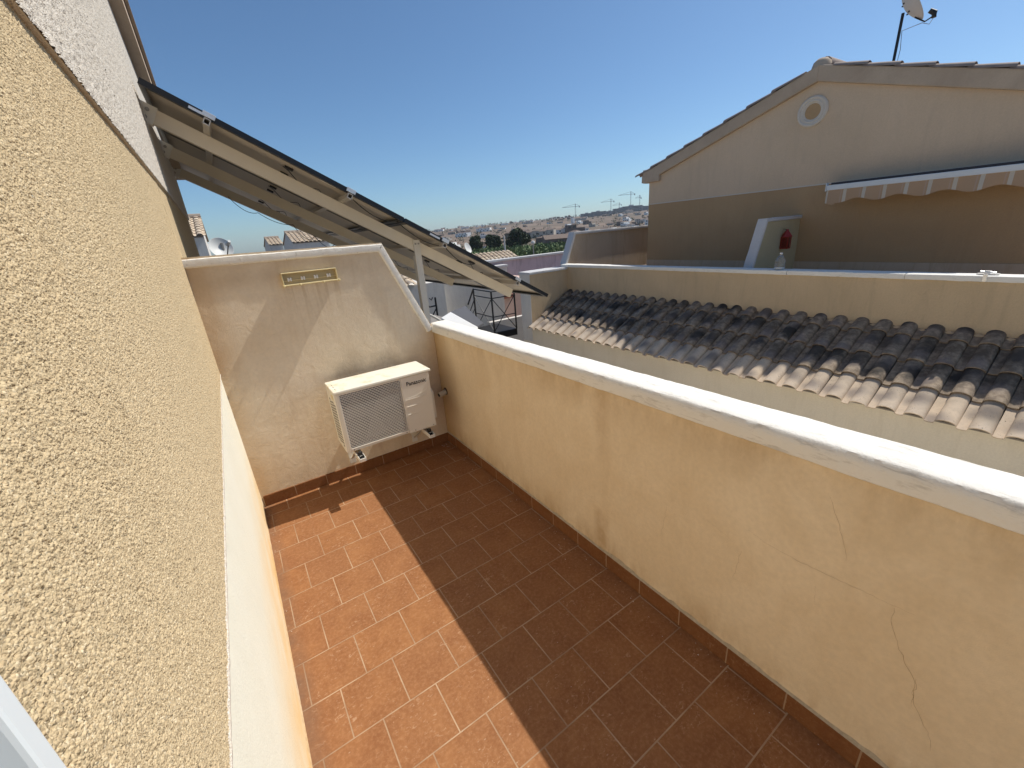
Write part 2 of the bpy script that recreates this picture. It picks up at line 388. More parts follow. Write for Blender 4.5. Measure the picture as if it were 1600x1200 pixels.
def sweep(bm, path, prof, side, step=.025, amp=.0016, seed=0, closed_ends=True):
    """hand-trowelled bar: profile (u outwards along 'side', v along the normal of the path) carried along a mitred path"""
    path = [V(p) for p in path]; side = V(side).normalized(); st = []
    for i in range(len(path)-1):
        d = path[i+1]-path[i]; n = max(1, int(d.length/step))
        for k in range(n+(i == len(path)-2)):
            st.append((path[i]+d*(k/n), i, k == 0 and i > 0))
    rings = []
    for p, i, corner in st:
        d = (path[i+1]-path[i]).normalized(); nv = side.cross(d).normalized()
        if corner:
            dp = (path[i]-path[i-1]).normalized(); n0 = side.cross(dp).normalized(); m = (nv+n0).normalized(); nv = m/max(.3, m.dot(nv))
        ring = []
        for u, v in prof:
            q = p+side*u+nv*v
            w = mn.noise_vector(q*9+V((seed, 0, 0)))*amp*1.6+mn.noise_vector(q*42)*amp
            ring.append(bm.verts.new(q+w))
        rings.append(ring)
    n = len(prof)
    for a, b in zip(rings, rings[1:]):
        for k in range(n): bm.faces.new([a[k], a[(k+1) % n], b[(k+1) % n], b[k]])
    if closed_ends: bm.faces.new(rings[0][::-1]); bm.faces.new(rings[-1])
    return bm
def ceramic_roof(bm, O, A, U, cols, rows, pitch=.21, expo=.30, hgt=.052, seg=7, th=.012, jit=.006, mi=0, barrel=.70):
    """interlocking barrel tiles: O eave corner, A unit vector along the eave, U unit vector up the slope"""
    O, A, U = V(O), V(A).normalized(), V(U).normalized(); N = A.cross(U)
    if N.z < 0: N = -N
    prof = []
    for k in range(seg+1):
        t = math.pi*k/seg; prof.append((pitch*barrel*(.5-.5*math.cos(t)), hgt*math.sin(t)**.8 if 0 < k < seg else 0))
    prof.append((pitch*.86, -.006)); prof.append((pitch*1.0, 0.0)); lay = bm.verts.layers.float_vector.new('tuv')
    for r in range(rows):
        for c in range(cols):
            jx, jl, jz = random.uniform(-jit, jit)*.6, random.uniform(-jit, jit)*2, random.uniform(0, jit)*.5
            L = expo+.045
            if r == rows-1: L = expo*.8
            ro, ri = [], []; tr_ = random.random()*.48+(.52 if r or random.random() < .04 else 0)  # row-coded: eave row stays pale, upper rows take the painted shade
            for s_, lift, tp in ((0, .020+jz, 1.0), (L, .002, .9)):
                o_, i_ = [], []
                for (a, h) in prof:
                    ac = (a-pitch*barrel/2)*tp+pitch*barrel/2 if a < pitch*barrel+.001 else a
                    p = O+A*(c*pitch+ac+jx)+U*(r*expo+s_+jl)+N*(h*tp+lift)
                    o_.append(bm.verts.new(p)); i_.append(bm.verts.new(p-N*th))
                    o_[-1][lay] = (a/pitch, s_/expo, tr_); i_[-1][lay] = (a/pitch, s_/expo, tr_)
                ro.append(o_); ri.append(i_)
            n = len(prof)
            for k in range(n-1):
                for f in ([ro[0][k], ro[0][k+1], ro[1][k+1], ro[1][k]], [ri[0][k+1], ri[0][k], ri[1][k], ri[1][k+1]],
                          [ro[0][k+1], ro[0][k], ri[0][k], ri[0][k+1]], [ro[1][k], ro[1][k+1], ri[1][k+1], ri[1][k]]):
                    bm.faces.new(f).material_index = mi
            for k in (0, n-1): bm.faces.new([ro[0][k], ro[1][k], ri[1][k], ri[0][k]]).material_index = mi
    return bm

# ------------------------------------------------------------------ camera (solved from the vanishing points)
CAMZ = 1.65
yaw, pit, rol = math.radians(-32.56515864), math.radians(-20.14435556), math.radians(4.68797863)
def Rz(a): return Matrix(((math.cos(a), -math.sin(a), 0), (math.sin(a), math.cos(a), 0), (0, 0, 1)))
def Rx(a): return Matrix(((1, 0, 0), (0, math.cos(a), -math.sin(a)), (0, math.sin(a), math.cos(a))))
def Ry(a): return Matrix(((math.cos(a), 0, math.sin(a)), (0, 1, 0), (-math.sin(a), 0, math.cos(a))))
R = Rz(yaw) @ Rx(pit) @ Ry(rol)
r_, f_, u_ = R.col[0], R.col[1], R.col[2]
cam = bpy.data.cameras.new('camera'); co = bpy.data.objects.new('camera', cam); COL.objects.link(co)
co.matrix_world = Matrix(((r_[0], u_[0], -f_[0], 0), (r_[1], u_[1], -f_[1], 0), (r_[2], u_[2], -f_[2], CAMZ), (0, 0, 0, 1)))
cam.sensor_width = 36; cam.lens = 650.5455/1600*36; cam.clip_start = .02; cam.clip_end = 20000
scene.camera = co

# ------------------------------------------------------------------ light
SUN = V((.748, -.060, 1.0)).normalized()
w = bpy.data.worlds.new('World'); scene.world = w; w.use_nodes = True
nt = w.node_tree; sky = nt.nodes.new('ShaderNodeTexSky'); sky.sky_type = 'NISHITA'; sky.sun_disc = False
sky.sun_elevation = math.asin(SUN.z); sky.sun_rotation = math.atan2(SUN.x, SUN.y)
sky.air_density = 1.0; sky.dust_density = 1.5; sky.ozone_density = 6.5; sky.altitude = 1100
tn = nt.nodes.new('ShaderNodeMix'); tn.data_type = 'RGBA'; tn.blend_type = 'MULTIPLY'; tn.inputs[0].default_value = 1; tn.inputs[7].default_value = (.90, 1.0, .985, 1)
nt.links.new(sky.outputs[0], tn.inputs[6]); nt.links.new(tn.outputs[2], nt.nodes['Background'].inputs[0]); nt.nodes['Background'].inputs[1].default_value = .118
sl = bpy.data.lights.new('sun', 'SUN'); sl.energy = 4.9; sl.angle = math.radians(.5); sl.color = (1, .945, .86)
so = bpy.data.objects.new('sun', sl); COL.objects.link(so); so.rotation_euler = SUN.to_track_quat('Z', 'Y').to_euler()
so.location = (5, 0, 20)
scene.view_settings.view_transform = 'Standard'; scene.view_settings.look = 'None'; scene.view_settings.exposure = 0
scene.view_settings.gamma = 1; scene.view_settings.use_curve_mapping = False
scene.render.engine = 'CYCLES'; scene.cycles.max_bounces = 8; scene.cycles.diffuse_bounces = 5

XL, XP, YE = -.173, 1.2455, 3.0257      # left wall, parapet face, partition face
YB = -1.2                                # the terrace goes on behind the camera
# ------------------------------------------------------------------ terrace
obj('floor', box(B(), XL-.02, XP+.02, YB, YE+.02, -.12, 0), M['floor'])['kind'] = 'structure'

def pebbles(ys, zs, cell, amp, x0, seed):
    """thrown-stone roughcast: a height field of rounded grains standing off the wall"""
    Y, Z = np.meshgrid(ys, zs, indexing='ij'); T = 257; r2 = np.random.default_rng(seed)
    jx, jy, hh, rr = r2.random((4, T, T)); rr = np.where(r2.random((T, T)) < .27, -.45, rr); H = np.zeros_like(Y)
    cy, cz = np.floor(Y/cell).astype(int), np.floor(Z/cell).astype(int)
    for a in (-1, 0, 1):
        for b in (-1, 0, 1):
            i, j = (cy+a) % T, (cz+b) % T
            d2 = ((cy+a+jx[i, j])*cell-Y)**2+((cz+b+jy[i, j])*cell-Z)**2
            rad = cell*(.46+.42*rr[i, j])+1e-6; h = np.sqrt(np.clip(1-d2/rad**2, 0, 1))*(.35+.65*hh[i, j])
            H = np.maximum(H, h)
    X = x0+H*amp+(r2.random(H.shape)-.5)*amp*.45
    n, m = H.shape; co_ = np.stack([X, Y, Z], -1).reshape(-1, 3)
    idx = np.arange(n*m).reshape(n, m)
    F = np.stack([idx[:-1, :-1], idx[1:, :-1], idx[1:, 1:], idx[:-1, 1:]], -1).reshape(-1, 4)
    return co_, F
def grit(ys, zs):
    """two sizes of thrown grain with gaps between them"""
    a, F = pebbles(ys, zs, .0052, .0036, XL+.001, 3); b, _ = pebbles(ys, zs, .0029, .0030, XL+.001, 5)
    sel = np.sin(a[:, 1]*91+np.sin(a[:, 2]*67)*2)*.0004
    a[:, 0] = np.maximum(a[:, 0]-.0009, b[:, 0])+sel; return a, F
def grid_obj(name, parts, mat, parent):
    cos, Fs, o = [], [], 0
    for c, F in parts: cos.append(c); Fs.append(F+o); o += len(c)
    c = np.concatenate(cos).astype(np.float32); F = np.concatenate(Fs).astype(np.int32)
    me = bpy.data.meshes.new(name); me.vertices.add(len(c)); me.vertices.foreach_set('co', c.ravel())
    me.loops.add(F.size); me.loops.foreach_set('vertex_index', F.ravel())
    me.polygons.add(len(F)); me.polygons.foreach_set('loop_start', np.arange(0, F.size, 4, dtype=np.int32))
    me.polygons.foreach_set('loop_total', np.full(len(F), 4, dtype=np.int32))
    me.update(); me.validate(); me.polygons.foreach_set('use_smooth', np.ones(len(F), bool))
    me.transform(Matrix.Translation(-wloc(parent)))
    ob = bpy.data.objects.new(name, me); COL.objects.link(ob); ob.parent = parent; me.materials.append(mat); return ob

ZP, ZBAND = .957, 2.045
def verge_z(y): return 3.66-.32*abs(y-3.35)
house = thing('terraced_house', 'roughcast house wall beside the terrace, yellow below and white above, with a white plinth', 'house', (-.6, 0, 0))
obj('plinth', box(B(), XL-.25, XL, YB, YE+.1, -.1, ZP-.004), M['plinth'], house)
obj('rear_wall', hexa(B(), [(XL-.25, 6.3, -5.9), (XL-.25, YE+.1, -5.9), (XL-.25, YE+.1, ZBAND), (XL-.25, 6.3, ZBAND)],
    [(XL+.001, 6.3, -5.9), (XL+.001, YE+.1, -5.9), (XL+.001, YE+.1, ZBAND), (XL+.001, 6.3, ZBAND)]), M['rough'], house)
ysA = np.arange(.205, .80, .0010); ysB = np.arange(.7992, YE+.06, .0028)
zsA = np.arange(ZP, ZBAND+.004, .0014)
grid_obj('lower_wall', [grit(ysA, zsA), grit(ysB, zsA),
         pebbles(np.arange(YB, .22, .03), np.arange(ZP, ZBAND+.02, .03), .0085, .003, XL+.002, 3)], M['rough'], house)
# ragged lower lip of the roughcast, standing proud of the plinth
lip = B(); yy = .2
pv = None
while yy < YE:
    zz = ZP+.002+mn.noise(V((yy*40, 0, 0)))*.004+mn.noise(V((yy*7, 3, 0)))*.004
    cur = [lip.verts.new(p) for p in ((XL-.01, yy, zz-.006), (XL+.0045, yy, zz-.002), (XL+.006, yy, zz+.008), (XL-.01, yy, zz+.012))]
    if pv:
        for k in range(3): lip.faces.new([pv[k], pv[k+1], cur[k+1], cur[k]])
    pv = cur; yy += .012
obj('roughcast_lip', lip, M['rough_up'], house, smooth=True)
XU = XL+.013
grid_obj('upper_wall', [pebbles(np.arange(.9, 2.2, .0045), np.arange(ZBAND, 2.75, .0045), .0085, .0056, XU, 9),
         pebbles(np.arange(2.1985, 3.9, .0065), np.arange(ZBAND, 3.25, .0055), .0085, .0056, XU, 9)], M['rough_up'], house)
ub = B(); ytop = [YB, 3.35, 6.3]
prism(ub, [(YB, ZBAND), (6.3, ZBAND), (6.3, verge_z(6.3)), (3.35, verge_z(3.35)), (YB, verge_z(YB))], 0, XL-.25, XU-.0005)
obj('gable_wall', ub, M['rough_up'], house)
vb = B()
for y0, y1 in ((6.42, 3.35), (3.35, YB)):
    for dz0, dz1, xo in ((-.20, 0, .085), (0, .025, .11)):
        hexa(vb, [(XL-.6, y0, verge_z(y0)+dz0), (XL-.6, y1, verge_z(y1)+dz0), (XL-.6, y1, verge_z(y1)+dz1), (XL-.6, y0, verge_z(y0)+dz1)],
             [(XL+xo, y0, verge_z(y0)+dz0), (XL+xo, y1, verge_z(y1)+dz0), (XL+xo, y1, verge_z(y1)+dz1), (XL+xo, y0, verge_z(y0)+dz1)])
obj('verge', vb, M['verge'], house)
rf = B()
prism(rf, [(YB, verge_z(YB)), (3.35, verge_z(3.35)), (6.5, verge_z(6.5)), (6.5, verge_z(6.5)+.05), (3.35, verge_z(3.35)+.06), (YB, verge_z(YB)+.05)], 0, -6, XL+.09)
obj('roof', rf, M['tile2'], house)
bk = thing('wall_bracket', 'small cream metal bracket fixed high on the white roughcast wall', 'bracket', (XU, 3.0, 3.05))
obj('bracket_arm', box(B(), XU, XU+.075, 2.93, 3.03, 2.98, 3.06), M['plate'], bk, bevel=.006)
obj('bracket_plate', box(B(), XU, XU+.012, 2.90, 3.06, 2.95, 3.09), M['plate'], bk, bevel=.002)
# door frame at the near left edge
df = thing('door_frame', 'white aluminium door frame edge against the near end of the roughcast wall', 'door frame', (XL, .19, 0))
obj('frame_flange', box(B(), XL-.02, -.100, .181, .1925, .0, 2.1), M['door'], df, bevel=.002)
obj('jamb', box(B(), XL-.06, -.128, .12, .180, .0, 2.1), M['door'], df, bevel=.003)

# parapet
pp = thing('parapet_wall', 'low cream parapet wall with thick white coping along the right side of the tiled terrace', 'wall', (1.31, 1.2, 0))
obj('wall', box(B(), XP, 1.365, YB, YE+.13, -.13, .974), M['parapet'], pp)
prof = [(-.010, .0), (-.013, .003), (-.013, .020), (-.012, .040), (-.009, .052), (-.001, .063), (.004, .0655), (.03, .068), (.07, .070), (.122, .069), (.129, .064), (.130, .004), (.10, 0)]
c_ = B(); sweep(c_, [(XP, YB, .984), (XP, YE+.03, .956)], [(u, v) for u, v in prof], (1, 0, 0), .012, .0011)
obj('coping', c_, M['cope'], pp, smooth=True, autos=28)
obj('skirting', box(B(), XP-.010, XP-.0005, YB, YE-.011, .002, .085), M['skirt'], pp, bevel=.002)
pl = B(); yy = YB; pv = None
while yy < YE:
    a = mn.noise(V((yy*23, 1, 0)))*.006+mn.noise(V((yy*5, 4, 0)))*.010
    a = max(-.001, a-.001+(.002 if yy < 1.6 else -.007)); b = .4*a
    cur = [pl.verts.new(p) for p in ((XP-.009, yy, .0855), (XP-.007-b*.2, yy, .087+max(0, b)), (XP-.0004, yy, .089+2.0*max(0, a)+.002))]
    if pv:
        for k in range(2): pl.faces.new([pv[k], pv[k+1], cur[k+1], cur[k]])
    pv = cur; yy += .011
obj('broken_plaster_edge', pl, M['edge'], pp, smooth=False)
def crack(pts, w=.0011, seed=0):
    w *= .42
    """crack on the parapet inner face: pts are (y, z)"""
    out = []; 
    for (a, b) in zip(pts, pts[1:]):
        n = max(3, int(math.hypot(b[0]-a[0], b[1]-a[1])/.012))
        for k in range(n):
            t = k/n; y, z = a[0]+(b[0]-a[0])*t, a[1]+(b[1]-a[1])*t
            out.append((y+mn.noise(V((y*60+seed, z*60, 0)))*.006, z+mn.noise(V((z*55, y*50+seed, 5)))*.005))
    bm = B(); pv = None
    for i, (y, z) in enumerate(out):
        d = V((out[min(i+1, len(out)-1)][0]-out[max(i-1, 0)][0], out[min(i+1, len(out)-1)][1]-out[max(i-1, 0)][1])).normalized() if len(out) > 1 else V((1, 0))
        ww = w*(.35+.65*math.sin(math.pi*min(1, (i+1)/len(out))))*random.uniform(.6, 1.3)
        cur = [bm.verts.new((XP-.0006, y-d[1]*ww, z+d[0]*ww)), bm.verts.new((XP-.0006, y+d[1]*ww, z-d[0]*ww))]
        if pv: bm.faces.new([pv[0], pv[1], cur[1], cur[0]])
        pv = cur
    return bm
for L, wd in (([(.348, .885), (.316, .818), (.283, .729), (.283, .694)], .0009), ([(.159, .635), (.157, .58), (.114, .492), (.077, .436), (.075, .376), (.025, .299), (.01, .24)], .0010),
          ([(.86, .567), (.872, .47), (.887, .376)], .0006), ([(.559, .546), (.563, .48), (.575, .40)], .0007), ([(.123, .646), (.255, .634), (.394, .624), (.5, .627), (.56, .65)], .0008), ([(.083, .454), (.072, .341)], .0006), ([(.333, .568), (.326, .487)], .0004), ([(.69, .595), (.579, .56)], .0005), ([(1.41, .368), (1.25, .36), (1.122, .339)], .0004)):
    obj('crack', crack(L, wd, L[0][0]*7), M['crack'], pp)

# partition with its sloping end
pw = thing('partition_wall', 'cream end wall with sloping white coping carrying the air conditioner and the hook rack', 'wall', (.5, YE+.07, 0))
prism_pts = [(XL-.02, -.1), (1.365, -.1), (1.365, .80), (1.262, .96), (.962, 1.645), (XL-.02, 1.652)]
bm = B(); prism(bm, [(XL-.02, .0), (1.243, 0), (1.243, .985), (.957, 1.643), (XL-.02, 1.650)], 1, YE, YE+.13)
obj('wall', bm, M['end'], pw)
cp = B(); pr = [(.0, 0), (-.012, .004), (-.015, .028), (-.012, .042), (-.002, .050), (.02, .053), (.11, .053), (.138, .049), (.146, .040), (.146, .004), (.12, 0)]
sweep(cp, [(XL-.01, YE, 1.641), (.957, YE, 1.634), (1.238, YE, .985)], [(u, v) for u, v in pr], (0, 1, 0), .012, .0014, 3)
for v in cp.verts: pass
obj('coping', cp, M['white'], pw, smooth=True, autos=32)
obj('skirting', box(B(), XL+.012, XP-.002, YE-.011, YE-.0006, .002, .080), M['skirt'], pw, bevel=.002)

# plaster crumbs swept into the corners
bm = B()
def crumb(x, y, s):
    c = V((x, y, s*.4)); vs = [bm.verts.new(c+V((random.uniform(-1, 1), random.uniform(-1, 1), random.uniform(-.4, .6)))*s) for _ in range(5)]
    for a, b, c2 in ((0, 1, 2), (0, 2, 3), (0, 3, 4), (1, 2, 4), (1, 3, 4), (2, 3, 4)):
        try: bm.faces.new([vs[a], vs[b], vs[c2]])
        except ValueError: pass
for _ in range(70): crumb(XP-.02-abs(random.gauss(0, .05)), random.uniform(.1, 3.0), random.uniform(.0014, .0034))
for _ in range(30): crumb(XL+.01+abs(random.gauss(0, .02)), random.uniform(.5, 3.0), random.uniform(.001, .003))
for _ in range(40): crumb(random.uniform(-.1, 1.15), random.uniform(.4, 2.9), random.uniform(.0010, .0024))
for _ in range(18): crumb(1.20-abs(random.gauss(0, .03)), 2.99-abs(random.gauss(0, .03)), random.uniform(.002, .005))
o = obj('plaster_crumbs', bm, M['crumb']); setp(o, 'tiny white plaster crumbs scattered on the terracotta floor', 'crumbs', kind='stuff')

# ------------------------------------------------------------------ air conditioner
ac = thing('air_conditioner', 'ivory air conditioner outdoor unit hung low on the cream end wall', 'air conditioner', (.70, 2.83, .35))
x0, x1, yf, yb, z0, z1 = .379, 1.020, 2.682, 2.942, .350, .768
c_ = B()
box(c_, x0, x0+.016, yf+.012, yf+.030, z0+.002, z1-.002)        # front left post
box(c_, x0+.012, x0+.030, yf, yf+.03, z0, z1)
box(c_, x0+.002, x0+.028, yf+.004, yf+.03, z0+.001, z1-.001)
box(c_, .812, x1, yf+.006, yb-.002, z0, z1)                     # compressor side
box(c_, x0+.0165, .812, yb-.012, yb, z0, z1)                     # back
box(c_, x0+.012, .812, yf+.010, yb, z0, z0+.010)                # bottom pan
box(c_, x0+.03, .812, yf+.001, yf+.014, z0+.001, .372)          # bottom lip of the front
box(c_, x0+.03, .812, yf+.001, yf+.014, .757, z1)
obj('casing', c_, M['ac'], ac, bevel=.003)
obj('lid', hexa(B(), [(x0-.005, yf-.006, .766), (x1+.018, yf-.006, .766), (x1+.018, yb+.003, .766), (x0-.005, yb+.003, .766)],
   [(x0-.003, yf-.004, .786), (x1+.016, yf-.004, .786), (x1+.016, yb+.001, .786), (x0-.003, yb+.001, .786)]), M['ac_lid'], ac, bevel=.006, seg=3)
for k in range(3): obj('lid_slot', box(B(), x0+.022, x0+.0245, 2.72+.055*k, 2.745+.055*k, .7855, .7868), M['dark'], ac)
gx0, gx1, gz0, gz1 = .410, .810, .374, .756
obj('coil', box(B(), gx0-.012, gx1+.001, yf+.045, yf+.055, gz0-.01, gz1+.004), M['dark'], ac)
bm = B(); n = 35
for k in range(n+1):
    z = gz0+(gz1-gz0)*k/n; box(bm, gx0, gx1, yf+.001, yf+.006, z-.0023, z+.0023)
dz = (gz1-gz0)/n; m = 17; dx = (gx1-gx0)/m
for k in range(n):
    for j in range(m+1):
        x = gx0+dx*(j+(.5 if k % 2 else 0))
        if x < gx1+.001: box(bm, x-.0014, x+.0014, yf+.0038, yf+.0058, gz0+dz*k+.0015, gz0+dz*(k+1)-.0015)
g_ = obj('grille', bm, M['grille'], ac)
bm = B()
for a in ((gx0-.010, gx0, gz0-.008, gz1+.006), (gx1, gx1+.004, gz0-.008, gz1+.006), (gx0, gx1, gz1, gz1+.006), (gx0, gx1, gz0-.008, gz0)):
    box(bm, a[0], a[1], yf-.001, yf+.006, a[2], a[3])
obj('grille_frame', bm, M['ac'], g_, bevel=.0015)
# fan seen faintly behind the wires
bm = B(); fc = V((.60, yf+.036, .565))
for k in range(3):
    a0 = k*2.094
    pts = [fc+V((math.cos(a0+t)*r, 0, math.sin(a0+t)*r)) for t, r in ((0, .03), (.1, .17), (.5, .18), (1.0, .17), (1.2, .05))]
    hexa(bm, pts, [p+V((0, .003, 0)) for p in pts])
cyl(bm, fc-V((0, .004, 0)), (0, 1, 0), .04, .008, 20)
obj('fan', bm, plain('grey_fan_blades', (.16, .15, .14), .6), ac)
# front panel with raised ribs and the maker's name
bm = B(); box(bm, .815, x1+.001, yf, yf+.007, z0-.004, z1-.004)
fp = obj('front_panel', bm, M['ac'], ac, bevel=.002)
bm = B()
for z, xe in ((.600, .985), (.548, .935), (.488, .905)): box(bm, .826, xe, yf-.0028, yf, z-.002, z+.002)
for z in (.578, .520, .455, .405): box(bm, .822, 1.012, yf-.0006, yf, z-.001, z+.001)
obj('panel_rib', bm, M['ac'], fp, bevel=.001)
bm = B(); prism(bm, [(.845, .612), (.905, .617), (.96, .632), (.992, .646), (.992, .640), (.94, .622), (.90, .612), (.992, .612), (.992, .607), (.845, .600)], 1, yf-.0014, yf)
obj('panel_swoosh', bm, M['ac'], fp)
tc = bpy.data.curves.new('lettering', 'FONT'); tc.body = 'Panasonic'; tc.size = .041; tc.offset = .0006; tc.extrude = .0005; tc.space_character = 1.03
to = bpy.data.objects.new('tmp', tc); COL.objects.link(to); bpy.context.view_layer.update()
me = bpy.data.meshes.new_from_object(to.evaluated_get(bpy.context.evaluated_depsgraph_get())); bpy.data.objects.remove(to)
xs = [v.co.x for v in me.vertices]; sx = .146/(max(xs)-min(xs))
me.transform(Matrix.Translation(V((.848, yf-.0008, .700))-wloc(ac)) @ Matrix.Rotation(math.pi/2, 4, 'X') @ Matrix.Diagonal((sx, 1, 1, 1)))
lo = bpy.data.objects.new('lettering', me); COL.objects.link(lo); lo.parent = fp; lo.matrix_parent_inverse.identity()
lo.location = (0, 0, 0); me.materials.clear(); me.materials.append(plain('black_print', (.01, .01, .012), .4, 0, 0))
# side vent
box(sv := B(), x0, x0+.004, yf+.0305, yb, .352, .766); sd_ = obj('side_panel', sv, M['ac'], ac)
sl_ = B()
for j in range(4):
    for k in range(15):
        y = yf+.048+.048*j; z = .392+.0205*k+(.01 if j % 2 else 0)
        prism(sl_, [(y-.017, z), (y-.010, z-.0062), (y+.010, z-.0062), (y+.017, z), (y+.010, z+.0062), (y-.010, z+.0062)], 0, x0-.0006, x0-.0001)
obj('dark_vent_plates', sl_, M['dark'], sd_)  # dark plates on the solid side, painting the shade inside vent openings
obj('handle_recess', box(B(), x0-.003, x0+.001, yf+.045, yf+.095, .718, .750), M['gold'], ac, bevel=.003)
vc = B(); prism(vc, [(2.75, .37), (2.79, .362), (2.90, .362), (2.90, .60), (2.79, .60), (2.75, .58)], 0, x1, x1+.045)
obj('valve_cover', vc, M['ac'], ac, bevel=.008, seg=3)
for p in ((.86, .360), (1.0, .358), (.795, .362), (.425, .361)): obj('screw', cyl(B(), (p[0], yf+.002, p[1]), (0, -1, 0), .0035, .004, 10), M['steel'], ac)
for bx in (.452, .950):
    bm = B()
    box(bm, bx-.020, bx+.020, 2.605, YE-.002, .296, .300)
    box(bm, bx-.022, bx-.018, 2.605, YE-.002, .297, .328)
    box(bm, bx+.018, bx+.022, 2.605, YE-.002, .297, .322)
    box(bm, bx-.02, bx+.02, 2.603, 2.609, .296, .318)
    box(bm, bx-.022, bx+.022, YE-.006, YE-.0005, .10, .33)
    bar(bm, (bx, YE-.01, .14), (bx, 2.80, .295), .02, .006)
    a_ = obj('wall_arm', bm, M['plate'], ac, bevel=.001)
    bm = B(); cyl(bm, (bx, 2.655, .3005), (0, 0, 1), .015, .046, 14); box(bm, bx-.016, bx+.016, 2.63, 2.70, .3005, .308)
    obj('rubber_mount', bm, M['dark'], a_)
    bm = B(); cyl(bm, (bx, 2.648, .309), (0, 0, 1), .006, .03, 10); cyl(bm, (bx-.001, 2.648, .322), (0, 0, 1), .0105, .004, 12)
    obj('bolt', bm, M['alu'], a_)
# pipe stub in the parapet
ps = thing('pipe_stub', 'short cream drain pipe stub poking out of the parapet beside the air conditioner', 'pipe', (XP, 2.95, .47))
bm = B(); lathe(bm, [(.019, 0), (.0215, .004), (.0215, .07), (.018, .072), (.016, .068), (.015, .01)], (XP, 2.945, .475), (-1, -.15, -.12), 24)
obj('pipe', bm, M['pvc'], ps, smooth=True)
bm = B(); lathe(bm, [(.031, 0), (.031, .003), (.021, .007)], (XP-.0005, 2.948, .478), (-1, 0, 0), 24)
obj('collar', bm, plain('dark_pipe_collar', (.10, .06, .035), .8), ps, smooth=True)
obj('bore', cyl(B(), (XP-.069, 2.935, .4675), (-1, -.15, -.12), .0152, .0015, 20), M['dark'], ps)

# ------------------------------------------------------------------ hook rack
hx0, hx1, hz0, hz1, yw = .293, .619, 1.432, 1.512, YE
tilt = lambda x: -.004*(x-hx0)/.33
hk = thing('hook_rack', 'shallow gold metal rack with four small white clips high on the end wall', 'rack', (.456, YE, 1.43))
obj('back_plate', box(B(), hx0+.004, hx1-.004, yw-.006, yw-.001, hz0+.003, hz1-.003), M['gold_d'], hk)
bm = B()
box(bm, hx0, hx1, yw-.030, yw-.001, hz1-.004, hz1+.0005); box(bm, hx0, hx0+.004, yw-.030, yw-.001, hz0, hz1-.004); box(bm, hx1-.004, hx1, yw-.030, yw-.001, hz0, hz1-.004)
tube(bm, [(hx0, yw-.030, hz1-.002), (hx1, yw-.030, hz1-.002)], .0042); tube(bm, [(hx0+.002, yw-.030, hz1), (hx0+.002, yw-.030, hz0)], .0035)
tube(bm, [(hx1-.002, yw-.030, hz1), (hx1-.002, yw-.030, hz0)], .0035)
obj('frame', bm, M['gold'], hk, bevel=.001)
bm = B(); tube(bm, [(hx0-.002, yw-.032, hz0+.004), (hx1+.008, yw-.032, hz0+.004)], .0055, 10)
rl = obj('lower_rod', bm, M['gold'], hk, smooth=True)
for x in (hx0+.002, .388, .528, hx1+.006):
    obj('knob', lathe(B(), [(0, -.007), (.006, -.006), (.0085, 0), (.006, .006), (0, .007)], (x, yw-.036, hz0+.002), (0, -1, 0), 14), M['gold'], rl, smooth=True)
for x in (hx0, .388, .528, hx1+.006):
    bm = B(); tube(bm, [(x, yw-.040, hz0), (x, yw-.046, hz0-.004), (x, yw-.048, hz0+.002)], .0025, 6)
    obj('hook', bm, M['gold'], rl, smooth=True)
obj('inner_rod', tube(B(), [(hx0+.004, yw-.016, 1.463), (hx1-.004, yw-.016, 1.463)], .0022, 8), M['gold'], hk, smooth=True)
for k in range(4):
    x = hx0+.042+k*.078; bm = B()
    box(bm, x-.012, x-.002, yw-.019, yw-.008, 1.459, 1.481); box(bm, x+.003, x+.012, yw-.019, yw-.008, 1.459, 1.481)
    box(bm, x-.012, x+.012, yw-.012, yw-.008, 1.463, 1.474)
    obj('clip', bm, M['clip'], hk, bevel=.0015)

